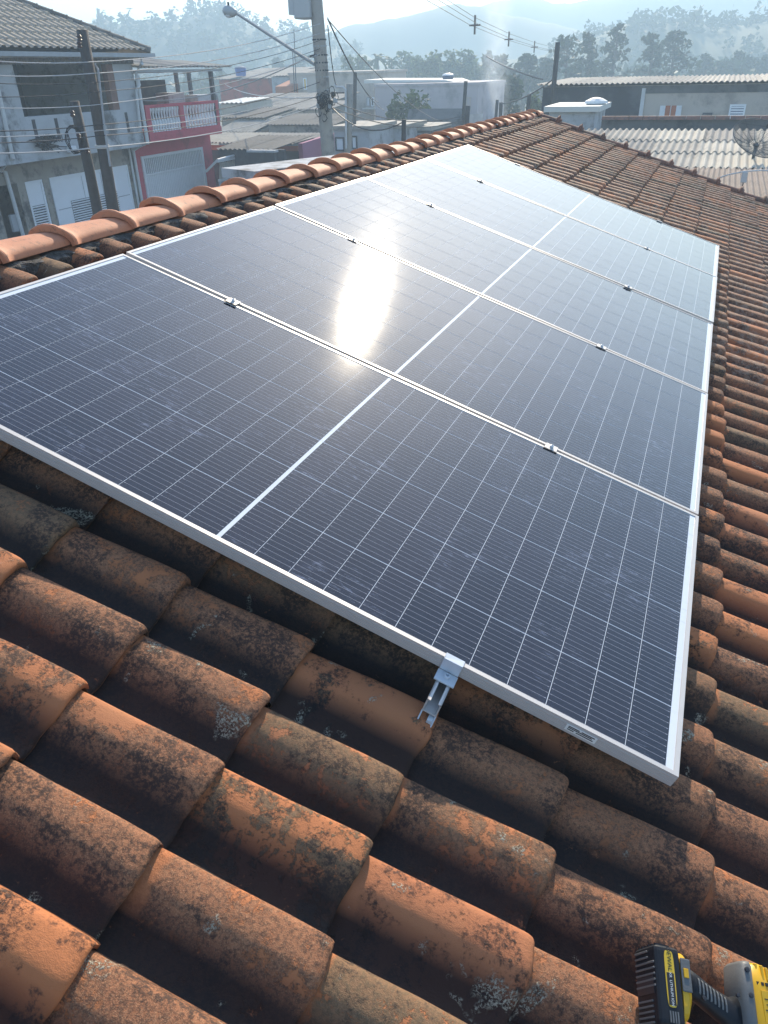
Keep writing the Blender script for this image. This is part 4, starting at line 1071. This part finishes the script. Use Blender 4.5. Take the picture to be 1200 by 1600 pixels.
cable('pale service cable from the concrete pole to the red block building', atY(505, 152, YP), atY(352, 132, 58), .3, .018, M_cablep, 'service drops to the houses')
for lab, y0, q, Y in (('steep service drop from the concrete pole down to the garages', 28, (600, 172), 36), ('second service drop right of the concrete pole', 30, (592, 160), 40), ('long service drop from the concrete pole towards the lilac building', 30, (690, 190), 44),
                 ('slack cable hanging between the concrete pole and the square post', 40, (526, 132), 26), ('cable from the concrete pole across the lilac building', 155, (730, 178), 30), ('lower cable from the concrete pole across the lilac building', 165, (728, 186), 30),
                 ('middle cable from the concrete pole to the short dark post', 160, (631, 190), 17)):
    cable(lab, atY(512, y0, YP), atY(q[0], q[1], Y), .4, .014, M_cable, 'service drops to the houses')
cable('bundled dark cable from the far post to the tilted post', atY(783, 162, 40), atY(869, 120, 33), .2, .03, M_cable, 'service drops to the houses')
cable('long cable descending to the tilted post', atY(760, 88, 46), atY(848, 124, 34), .1, .03, M_cable, 'service drops to the houses')
# medium-voltage line with cross-shaped spacers receding to the right
la, lb = atY(640, -20, 26), atY(905, 90, 85)
mid_ = [atY(742, 40, 38), atY(795, 62, 50), atY(835, 74, 63)]
path = [la] + mid_ + [lb]
for lab, off in (('upper conductor of the line with cross-shaped spacers', (0, 0, .30)), ('left conductor of the line with cross-shaped spacers', (-.20, 0, .02)), ('right conductor of the line with cross-shaped spacers', (.20, 0, .02))):
    o = MB().tube([p_+Vector(off) for p_ in path], .012, 4).build('conductor', M_cable); tag(o, lab, 'cable', 'conductors of the overhead line')
for p_, nm in zip(mid_, ('nearest', 'middle', 'farthest')):
    t = thing('line_spacer', '%s cross-shaped grey spacer hanging on the overhead line' % nm, 'spacer', loc=p_, group='spacers on the overhead line')
    s = MB(); s.box(p_+Vector((-.04, -.03, -.34)), p_+Vector((.04, .03, .40))); s.build('bar', M_porc, t)
    s = MB(); s.box(p_+Vector((-.26, -.028, -.02)), p_+Vector((-.041, .028, .05))); s.box(p_+Vector((.041, -.028, -.02)), p_+Vector((.26, .028, .05))); s.build('arm', M_porc, t)

# ------------------------------------------------------------------ trees
def leaf_mat(name, col, var=.45, trans=.25):
    k = N(name); R = k.n('ShaderNodeNewGeometry').outputs['Random Per Island']
    c = k.mix(R, tuple(q*(1-var) for q in col), tuple(q*(1+var) for q in col)); k.l(c, k.p.inputs['Base Color'])
    k.p.inputs['Roughness'].default_value = .7; k.p.inputs['Specular IOR Level'].default_value = .25
    tr = k.n('ShaderNodeBsdfTranslucent'); k.l(c, tr.inputs[0]); mx = k.n('ShaderNodeMixShader'); mx.inputs[0].default_value = trans
    k.l(k.p.outputs[0], mx.inputs[1]); k.l(tr.outputs[0], mx.inputs[2]); k.l(mx.outputs[0], k.out.inputs[0]); return k.m
L_dark = leaf_mat('dark_foliage', (.035, .055, .022)); L_mid = leaf_mat('mid_foliage', (.055, .085, .028)); L_light = leaf_mat('light_foliage', (.10, .13, .045)); L_pine = leaf_mat('pine_foliage', (.04, .06, .03))
M_bark = simple('bark', (.10, .08, .065), .95, var=.4, scale=3)
def leaves(s, c, rad, n, size, r):
    c = Vector(c)
    for _ in range(n):
        d = Vector((r.gauss(0, 1), r.gauss(0, 1), r.gauss(0, 1))).normalized()*(r.random()**.45)
        p_ = c + Vector((d.x*rad[0], d.y*rad[1], d.z*rad[2]))
        a = Vector((r.gauss(0, 1), r.gauss(0, 1), r.gauss(0, .6))).normalized(); b = a.cross(Vector((r.gauss(0, 1), r.gauss(0, 1), r.gauss(0, 1)))).normalized()
        q = size*(.5+r.random()); w = q*(.45+.3*r.random())
        s.add([p_-a*q, p_+b*w, p_+a*q*.9, p_-b*w*.8], [[0, 1, 2, 3]])
def tree(name, label, kind, px, pyt, pyb, Y, wpx, seed, mat, group=None, cat='tree'):
    r = random.Random(seed)
    top = atY(px, pyt, Y); base = Vector((top.x, Y, -.1 if pyb is None else atY(px, pyb, Y).z)); H = top.z - base.z
    W = wpx/FPX*(Y-CAM.y)/2*1.05
    t = thing(name, label, cat, loc=base, group=group)
    s = MB(); lim = MB()
    k = Y/120.
    if kind == 'pine':
        pts = [base.lerp(top, f) + Vector((r.gauss(0, .15), 0, 0)) for f in (0, .3, .55, .8, .97)]
        lim.tube(pts, [.30*k+.1, .25*k+.08, .2*k, .12*k, .04], 6)
        nb = 30
        for i in range(nb):
            f = .42+.58*(i/nb)**.85; rr = W*(1.05-.75*((f-.42)/.58)**1.4)*(.55+.6*r.random()); a = r.random()*2*PI
            c0 = base.lerp(top, f-.03); c = base.lerp(top, min(f, .985)) + Vector((math.cos(a)*rr*.7, math.sin(a)*rr*.7, 0))
            lim.tube([c0, c], [.07*k+.02, .03], 4)
            leaves(s, c, (rr*.50+.35, rr*.50+.35, rr*.10+.20), 17, .30*k+.05, r)
    elif kind == 'round':
        lim.tube([base, base.lerp(top, .3), base.lerp(top, .6)], [.35*k+.1, .28*k, .1], 6)
        for i in range(22):
            a = r.random()*2*PI; f = .25+.65*r.random(); rr = W*math.sqrt(max(0, 1-((f-.55)/.5)**2))*r.random()**.5*.85
            c = base.lerp(top, f)+Vector((math.cos(a)*rr, math.sin(a)*rr, 0)); lim.tube([base.lerp(top, max(.15, f-.3)), c], [.08*k+.02, .03], 4)
            leaves(s, c, (W*.30, W*.30, H*.09), 34, .33*k+.07, r)
    elif kind == 'bamboo':
        for i in range(9):
            x = r.uniform(-1, 1)*W; y = r.uniform(-1, 1)*W*.5; h = H*(.75+.3*r.random()); b_ = base+Vector((x*.5, y, 0)); e = base+Vector((x, y, h))
            tip = e + Vector((r.choice((-1, 1))*H*.10, 0, -H*.05))
            lim.tube([b_, b_.lerp(e, .6), e, tip], [.06*k+.03, .05*k+.03, .03, .015], 4)
            for f in (.35, .5, .62, .74, .86, .98): leaves(s, b_.lerp(e, f), (W*.20+.3, W*.2+.3, H*.07), 17, .28*k+.06, r)
            leaves(s, tip, (.6*k, .6*k, .5*k), 10, .3*k+.06, r)
    elif kind == 'palm':
        lim.tube([base, base.lerp(top, .5), base.lerp(top, .85)], [.2*k+.05, .16*k+.04, .12*k], 6); hd_ = base.lerp(top, .85)
        for i in range(13):
            a = 2*PI*i/13; el = r.uniform(.1, 1.0); R_ = W*1.0
            pts = [hd_ + Vector((math.cos(a)*R_*f, math.sin(a)*R_*f, H*.15*(math.sin(el)*f*2 - 1.2*f*f))) for f in (0, .3, .6, .85, 1)]
            for q0, q1 in zip(pts[:-1], pts[1:]):
                side = (q1-q0).cross(Vector((0, 0, 1))).normalized()*(.28*k+.05); s.add([q0-side, q0+Vector((0, 0, .1)), q0+side, q1+side*.8, q1+Vector((0, 0, .1)), q1-side*.8], [[0, 1, 4, 5], [1, 2, 3, 4]])
    elif kind == 'bush':
        for i in range(6): lim.tube([base, base+Vector((r.gauss(0, W*.4), r.gauss(0, W*.4), H*.7))], [.05, .02], 4)
        for i in range(14):
            c = base+Vector((r.uniform(-1, 1)*W*.7, r.uniform(-1, 1)*W*.7, H*r.uniform(.25, .9))); leaves(s, c, (W*.35, W*.35, H*.2), 70, .16*k+.10, r)
    lim.build('trunk', M_bark, t); s.build('crown', mat, t)
    return t
pines = [(888, 60, 56, 'flat-topped'), (922, 55, 34, 'slim'), (966, 42, 40, 'tallest'), (1022, 56, 44, 'bushy'), (1058, 52, 56, 'broad')]
for i, (px, pt_, w_, wd) in enumerate(pines):
    tree('pine_tree', '%s pine tree standing behind the fluted roof of the long building' % wd, 'pine', px, pt_-3, None, 94+i*3, w_, 40+i, L_pine, 'pines behind the long building')
mid = [(548, 92, 34, 'bamboo', 'feathery bamboo clump just right of the concrete pole top'), (590, 78, 30, 'palm', 'spiky palm above the beige building'), (612, 82, 28, 'palm', 'spiky palm right of the beige building'), (572, 84, 24, 'palm', 'spiky palm left above the beige building'),
       (640, 84, 44, 'bamboo', 'feathery bamboo clump behind the pale roof, leftmost'), (668, 86, 36, 'bamboo', 'feathery bamboo clump behind the pale roof, second'), (692, 84, 38, 'bamboo', 'feathery bamboo clump right behind the roof tank'),
       (722, 84, 36, 'bamboo', 'tall bamboo clump left of the round trees'), (748, 96, 30, 'bamboo', 'lower bamboo clump touching the round trees'),
       (763, 77, 40, 'round', 'dense round tree in the smoke, left of the pair'), (787, 79, 36, 'round', 'dense round tree in the smoke, right of the pair'),
       (822, 80, 40, 'round', 'hazy round tree left of the tilted post'), (850, 82, 36, 'round', 'hazy round tree touching the tilted post'), (440, 84, 30, 'round', 'round tree under the lamp arm'), (475, 80, 30, 'round', 'round tree left of the concrete pole'),
       (1104, 86, 26, 'pine', 'small conifer right of the broad pine'), (1128, 90, 30, 'round', 'low round tree right of the small conifer'), (1155, 82, 24, 'pine', 'thin dark conifer above the long roof'), (1180, 84, 34, 'round', 'round tree in the last group above the long roof'), (1200, 88, 34, 'pine', 'dark conifer cut by the photo edge')]
for i, (px, pt_, w_, kd, lab) in enumerate(mid):
    tree({'bamboo': 'bamboo_clump', 'palm': 'palm_tree', 'round': 'broadleaf_tree', 'pine': 'conifer_tree'}[kd], lab, kd, px, pt_, None, (96 if kd in ('round', 'pine') else 105)+i % 5*3 + (30 if px < 500 or px > 1000 else 0), w_, 70+i, {'bamboo': L_light, 'palm': L_mid, 'round': L_dark, 'pine': L_pine}[kd])
tree('conifer_tree', 'dark bushy conifer behind the smoke plume, near the far ridge end', 'round', 795, 112, None, 62, 44, 201, L_dark)
tree('shrub', 'green shrub growing in front of the lilac building', 'bush', 643, 148, None, 47, 52, 202, L_mid, cat='shrub')
tree('shrub', 'small weedy shrub by the beige building window', 'bush', 612, 168, None, 48, 34, 203, L_mid, cat='shrub')
tree('shrub', 'scrubby shrub between the smoke and the sooty wall', 'bush', 838, 142, None, 54, 36, 204, L_light, cat='shrub')
# wooded flat land in the middle distance
s = MB(); r = random.Random(5)
for i in range(420):
    az = math.radians(r.uniform(-50, 12)); D = r.uniform(125, 230); c = Vector((CAM.x+D*math.sin(az), CAM.y+D*math.cos(az), 0)); h = r.uniform(2.5, 5.2)*(1+.0012*D)
    leaves(s, c+Vector((0, 0, h*.5)), (r.uniform(2.5, 5), r.uniform(2.5, 5), h*.55), 60, .75+D*.0015, r)
tag(s.build('scrub', L_dark), 'low scrub and trees covering the flat land before the hills', 'trees', kind='stuff')
struct('field', MB().quad(*[Vector((q.x, q.y, .01)) for q in (atY(800, 150, 70), atY(860, 150, 70), atY(860, 150, 118), atY(790, 150, 118))]), M_field)

# ------------------------------------------------------------------ hills
def hill(name, pts, D, depth, mat, label, rough=2.0, seed=1):
    """terrain rising from the plain to a crest at distance D, following the skyline pts (azimuth deg, elevation deg)"""
    vs = []; fs = []; n = 150; m_ = 14
    az0, az1 = pts[0][0], pts[-1][0]
    for i in range(n+1):
        az = az0+(az1-az0)*i/n
        for (a, e), (a2, e2) in zip(pts[:-1], pts[1:]):
            if a <= az <= a2: el = e+(e2-e)*(az-a)/(a2-a); break
        hc = max(.5, D*math.tan(math.radians(el))+CAM.z)
        for j in range(m_+1):
            f = j/m_; d = D - depth*(1-f) if j < m_-3 else D + depth*.4*(f-(m_-4)/m_)*m_/4
            ff = min(1, f*m_/(m_-4)); hh_ = hc*(ff*ff*(3-2*ff)) if j <= m_-4 else hc*(1-.8*((j-(m_-4))/4)**1.5)
            hh_ += (mnoise.noise(Vector((az*.9+seed, f*3, seed)))*rough + mnoise.noise(Vector((az*3.3, f*9, seed)))*rough*.4)*(1 if 0 < j else 0)*min(1, ff*2)
            a = math.radians(az); vs.append((CAM.x+d*math.sin(a), CAM.y+d*math.cos(a), hh_-.3))
    k = m_+1
    for i in range(n):
        for j in range(m_): fs.append([i*k+j, (i+1)*k+j, (i+1)*k+j+1, i*k+j+1])
    o = MB().add(vs, fs).build(name, mat, smooth=True); return tag(o, kind='structure')
M_hill = simple('forest_slope', (.045, .065, .03), .95, var=.6, scale=.06, bump=1., dirt=(.08, .09, .045), dirt_scale=.015)
def sk(*px): return [(math.degrees(math.atan2(ray(x, y).x, ray(x, y).y)), math.degrees(math.asin(ray(x, y).z))) for x, y in px]
hill('hill', [(-75, 3.2)] + sk((-80, 60), (60, 40), (150, 46), (195, 44), (240, 40), (280, 42), (318, 28), (345, 33), (390, 46), (430, 54), (480, 66), (545, 82), (620, 100), (720, 108)), 300, 120, M_hill, 'wooded hill', 1.0, 2)
hill('hill', [(-60, 1.0)] + sk((180, 80), (330, 72), (440, 62), (500, 58), (560, 44), (620, 35), (660, 26), (690, 17), (725, 16), (752, 17), (772, 26), (850, 40), (960, 60), (1200, 84)) + [(15, .5)], 390, 120, M_hill, 'ridge', 1.2, 3)
hill('hill', [(-34, .5)] + sk((520, 70), (640, 50), (720, 30), (750, 18), (772, 9), (806, 6), (837, 7), (866, 14), (900, 12), (930, 5), (966, 0), (1010, -12), (1080, -20), (1200, -28)) + [(8, 4.6), (22, 3.)], 520, 150, M_hill, 'far ridge', 1.2, 4)
hill('hill', [(-18, .2)] + sk((840, 88), (920, 60), (985, 40), (1040, 36), (1090, 40), (1150, 44), (1200, 38)) + [(6, 3.0), (20, 3.2)], 250, 90, M_hill, 'wooded hill right', .8, 5)
# trees along the two nearer crests
s = MB(); r = random.Random(9)
def crest(px0, px1, fy, D, n, sz):
    for i in range(n):
        px = px0+(px1-px0)*r.random(); c = atD(px, fy(px)+r.uniform(-1, 14), D-r.uniform(0, 30)); h = sz*(.6+.8*r.random())
        leaves(s, c, (h*.55, h*.55, h*.7), 46, h*.20, r)
crest(150, 480, lambda x: 44 if x < 290 else (30 if x < 350 else 30+(x-350)*.28), 293, 110, 2.7)
crest(900, 1210, lambda x: 40+max(0, 985-x)*.25, 243, 120, 2.6)
def slope_trees(px0, px1, fy, D, depth, n, sz):
    for i in range(n):
        px = px0+(px1-px0)*r.random(); q = ray(px, fy(px)); az = math.atan2(q.x, q.y); hc = max(.5, D*math.tan(math.asin(q.z))+CAM.z)
        ff = r.uniform(.25, 1); d = D-depth*(1-ff*10/14); h = sz*(.6+.8*r.random())
        c = Vector((CAM.x+d*math.sin(az), CAM.y+d*math.cos(az), hc*ff*ff*(3-2*ff)+h*.3)); leaves(s, c, (h*.6, h*.6, h*.75), 34, h*.22, r)
slope_trees(860, 1210, lambda x: 40+max(0, 985-x)*.3, 250, 90, 70, 2.6); slope_trees(150, 560, lambda x: 44 if x < 290 else (30 if x < 350 else 30+(x-350)*.26), 300, 120, 200, 2.8)
tag(s.build('hill_forest', L_dark), 'trees covering the crests of the wooded hills', 'trees', kind='stuff')
for lab, px, py, D, w_ in (('lone tall tree standing on the left hill crest', 196, 34, 290, 16), ('wide tree sticking out of the left hill crest', 262, 34, 290, 30), ('airy tree on the right hill crest, the left one', 1008, 30, 240, 34), ('airy tree on the right hill crest, the right one', 1082, 32, 240, 34)):
    tree('crest_tree', lab, 'pine', px, py, py+34, D, w_, int(px), L_dark)

# ------------------------------------------------------------------ things on the tiles
def drillM():
    """cordless drill lying in the tile channel: x runs along the grip from battery to head, y towards the chuck, z off its upper side"""
    c = RM @ Vector((2.304, -.420, -.042))
    ec = (CAM-c).normalized(); er = (CR - ec*CR.dot(ec)).normalized(); ed = -(ec.cross(er)).normalized()
    if ed.dot(CU) > 0: ed = -ed
    bx = (er*.85 + ed*.17 - ec*.50).normalized(); by = er*-.08 + ed*.98 + ec*.17; by = (by - bx*by.dot(bx)).normalized()
    bz = bx.cross(by)
    if bz.dot(ec) < 0: bz = -bz
    M = Matrix.Identity(4)
    for i in range(3): M[i][0] = bx[i]; M[i][1] = by[i]; M[i][2] = bz[i]; M[i][3] = c[i]
    return M, bx.cross(by).dot(bz) < 0
DM, flip = drillM()
def loft(secs, n=20, p=3.):
    """superellipse sections: (centre, across1, across2)"""
    s = MB(); vs = []; fs = []
    for c, a1, a2 in secs:
        for k in range(n):
            t = 2*PI*k/n; ca, sa = math.cos(t), math.sin(t)
            vs.append(Vector(c) + Vector(a1)*(math.copysign(abs(ca)**(2/p), ca)) + Vector(a2)*(math.copysign(abs(sa)**(2/p), sa)))
    for i in range(len(secs)-1):
        for k in range(n): fs.append([i*n+k, i*n+(k+1) % n, (i+1)*n+(k+1) % n, (i+1)*n+k])
    fs.append(list(range(n))[::-1]); fs.append([(len(secs)-1)*n+k for k in range(n)])
    return s.add(vs, fs)
td = thing('cordless_drill', 'yellow and black cordless drill with battery lying across the clay tiles', 'drill', M=DM)
def dpart(mb, name, mat, parent=None, smooth=False, bevel=0, seg=2):
    return mb.build(name, mat, parent or td, smooth=smooth, bevel=bevel, seg=seg, local=True)
bat = dpart(MB().box((-.034, -.058, -.036), (.012, .058, .036)), 'battery', M_black, bevel=.009, seg=3)
s = MB()
for k in range(7): y = -.050+.0085*k; s = MB().box((-.0362, y, -.030), (-.0335, y+.003, .012 if k < 2 else .031)); dpart(s, 'rib', M_greyp, bat, bevel=.0007, seg=1)
for k in range(5): y = .022+.0075*k; s = MB().box((-.0362, y, -.028), (-.0335, y+.003, .020)); dpart(s, 'rib', M_greyp, bat, bevel=.0007, seg=1)
for k in range(6): z = -.026+.0105*k; dpart(MB().box((-.030, -.0600, z), (-.004, -.0575, z+.004)), 'rib', M_black, bat)
dpart(MB().box((-.0352, -.012, -.028), (-.0338, .014, .026)), 'spec_plate', M_dark, bat)
# rating plate on the upper side with the maker's lettering
dpart(loft([((-.010, -.010, .0358), (.0085, 0, 0), (0, .041, 0)), ((-.010, -.010, .0368), (.0085, 0, 0), (0, .041, 0))], 24, 5), 'label', M_labely, bat)
dpart(MB().box((-.0165, -.018, .0369), (-.0035, .028, .0372)), 'label_field', M_ink, bat)
for k in range(4): dpart(MB().box((-.017+.0045*k, .036, .0360), (-.0145+.0045*k, .052, .0375)), 'grip_rib', M_greyp, bat)
def lettering(txt, size, x, y, z, mat, name):
    cu = bpy.data.curves.new(name, 'FONT'); cu.body = txt; cu.size = size; cu.align_x = 'CENTER'; cu.align_y = 'CENTER'; cu.extrude = .0001
    tmp = bpy.data.objects.new(name, cu); COL.objects.link(tmp)
    me = bpy.data.meshes.new_from_object(tmp.evaluated_get(bpy.context.evaluated_depsgraph_get())); bpy.data.objects.remove(tmp)
    # baseline runs along the battery
    sx = Vector((0, 1, 0)); sy = Vector((1, 0, 0)) if flip else Vector((-1, 0, 0))
    R_ = Matrix.Identity(4)
    for i in range(3): R_[i][0] = sx[i]; R_[i][1] = sy[i]; R_[i][2] = (0, 0, 1)[i]; R_[i][3] = (x, y, z)[i]
    me.transform(R_); me.materials.clear(); me.materials.append(mat); o = link(name, me, bat); return o
lettering('DEWALT', .0105, -.010, -.035, .0370, M_ink, 'lettering'); lettering('XR  LITHIUM ION', .0062, -.010, .005, .0374, M_white_print, 'lettering')
ft = dpart(loft([((.013, -.004, 0), (0, .052, 0), (0, 0, .033)), ((.024, -.006, 0), (0, .050, 0), (0, 0, .032)), ((.032, -.012, 0), (0, .038, 0), (0, 0, .027))], 20, 4.), 'foot', M_yellow, smooth=False)
dpart(MB().box((.0125, -.045, .0315), (.030, .004, .0345)), 'latch_plate', M_greyp, ft, bevel=.002); dpart(MB().box((.016, -.030, .0346), (.025, -.016, .0362)), 'latch', M_yellow, ft, bevel=.001)
dpart(MB().box((.004, .040, -.030), (.022, .066, .022)), 'belt_hook', M_yellow, ft, bevel=.006)
gp = dpart(loft([((.030, -.020, 0), (0, .024, 0), (0, 0, .0205)), ((.055, -.012, 0), (0, .021, 0), (0, 0, .0185)), ((.085, .004, 0), (0, .021, 0), (0, 0, .0180)), ((.112, .016, 0), (0, .024, 0), (0, 0, .0185)), ((.135, .020, 0), (0, .034, 0), (0, 0, .021))], 20, 2.6), 'grip', M_black, smooth=True)
for k in range(8): 
    x = .052+.0065*k; dpart(loft([((x, -.013+.0026*k*1.1, .0165), (0, .012, 0), (0, 0, .0032)), ((x+.003, -.012+.0026*k*1.1, .0165), (0, .012, 0), (0, 0, .0032))], 8, 2), 'grip_rib', M_greyp, gp)
for (x, y, z) in ((.060, .004, .0172), (.120, -.010, .0235)): dpart(MB().lathe([(.0035, -.002), (.0035, .002), (.002, .0022)], (x, y, z), 10), 'screw', M_dark, gp)
hd = dpart(loft([((.168, -.066, 0), (.016, 0, 0), (0, 0, .016)), ((.168, -.060, 0), (.024, 0, 0), (0, 0, .025)), ((.166, -.030, 0), (.030, 0, 0), (0, 0, .030)), ((.166, .030, 0), (.031, 0, 0), (0, 0, .031)), ((.168, .085, 0), (.029, 0, 0), (0, 0, .029))], 22, 2.4), 'motor_housing', M_yellow, smooth=True)
dpart(loft([((.144, -.064, 0), (.009, 0, 0), (0, 0, .027)), ((.142, -.058, 0), (.013, 0, 0), (0, 0, .0305)), ((.139, -.020, 0), (.0135, 0, 0), (0, 0, .0325)), ((.137, .030, 0), (.0135, 0, 0), (0, 0, .0325)), ((.137, .046, 0), (.010, 0, 0), (0, 0, .028))], 20, 3.), 'grey_shell', M_greyp, hd, smooth=True)
for k in range(4): dpart(MB().box((.160+.0085*k, -.0645+.002*k, .0215-.003*abs(k-1.5)), (.1645+.0085*k, -.040, .0298-.003*abs(k-1.5))), 'vent_fin', M_yellow, hd, bevel=.001, seg=1)
for k in range(5): dpart(MB().box((.156+.0075*k, -.036, .0262-.0012*abs(k-2)), (.161+.0075*k, -.031, .0312-.0012*abs(k-2))), 'vent_slot', M_ink, hd)
for (x, y) in ((.139, -.050), (.139, -.012), (.137, .034)): dpart(MB().lathe([(.0042, -.002), (.0042, .002), (.0025, .0024)], (x, y, .0315), 10), 'screw', M_dark, hd)
dpart(MB().box((.160, -.024, .0298), (.180, .030, .0316)), 'side_plate', M_yellow, hd, bevel=.001)
for k, (x, y, w_) in enumerate(((.164, -.012, .008), (.166, -.004, .010), (.163, .004, .006), (.168, .012, .008))): dpart(MB().box((x, y, .0315), (x+w_, y+.0016, .0320)), 'side_mark', M_ink, hd)
dpart(MB().lathe([(.024, 0), (.026, .009), (.021, .039), (.014, .044)], (.168, .086, 0), 16, (0, 1, 0)), 'chuck', M_dark, hd)
dpart(loft([((.108, .062, 0), (.010, 0, 0), (0, 0, .016)), ((.122, .060, 0), (0, .020, 0), (0, 0, .022)), ((.150, .058, 0), (0, .030, 0), (0, 0, .027))], 16, 2.6), 'trigger_housing', M_yellow, hd, smooth=True)

# scraps
for lab, (u, v, h), L_, a in (('thin white plastic scrap lying in the tile channel', (2.05, -.335, -.158), .035, .7), ('tiny pale scrap beside the white scrap in the channel', (2.085, -.345, -.160), .012, .4)):
    M = roofM(u, v, h) @ Matrix.Rotation(a, 4, 'Z')
    o = MB().tube([M @ Vector((0, 0, 0)), M @ Vector((L_*.5, .002, .002)), M @ Vector((L_, 0, .004))], .0018, 6).build('plastic_scrap', M_whitep); tag(o, lab, 'scrap')

# ------------------------------------------------------------------ smoke and haze
def volume(name, density, color, aniso):
    k = N(name); k.t.nodes.remove(k.p); v = k.n('ShaderNodeVolumePrincipled'); v.inputs['Color'].default_value = (*color, 1); v.inputs['Density'].default_value = density; v.inputs['Anisotropy'].default_value = aniso
    k.l(v.outputs[0], k.out.inputs['Volume']); return k, v
k, v = volume('smoke', .12, (.80, .87, .95), .3)
O = k.obj(); sp = k.n('ShaderNodeSeparateXYZ'); k.l(O, sp.inputs[0])
rr = k.math('SQRT', k.math('ADD', k.math('POWER', sp.outputs[0], 2), k.math('POWER', sp.outputs[1], 2)))
den = k.math('MULTIPLY', k.math('SUBTRACT', 1., k.ramp(rr, .0, 1.25)), k.ramp(k.noise(O, 1.3, 4), .3, .7))
k.l(k.math('MULTIPLY', den, .55), v.inputs['Density'])
w = atY(772, 160, 54)
sm = MB().lathe([(.5, .2), (.9, 2.), (1.25, 4.2), (1.4, 7.), (1.1, 9.8), (.2, 11.)], (0, 0, 0), 16).mesh('smoke_plume', k.m)
o = link('smoke_plume', sm); o.location = (w.x, w.y, 0); tag(o, 'thin bluish smoke rising in front of the round trees', 'smoke', kind='stuff')
k, v = volume('haze_air', .0031, (.58, .80, 1.0), .25)
tag(MB().box((-720, -30, -1.0), (330, 760, 50)).build('haze', k.m), kind='stuff')
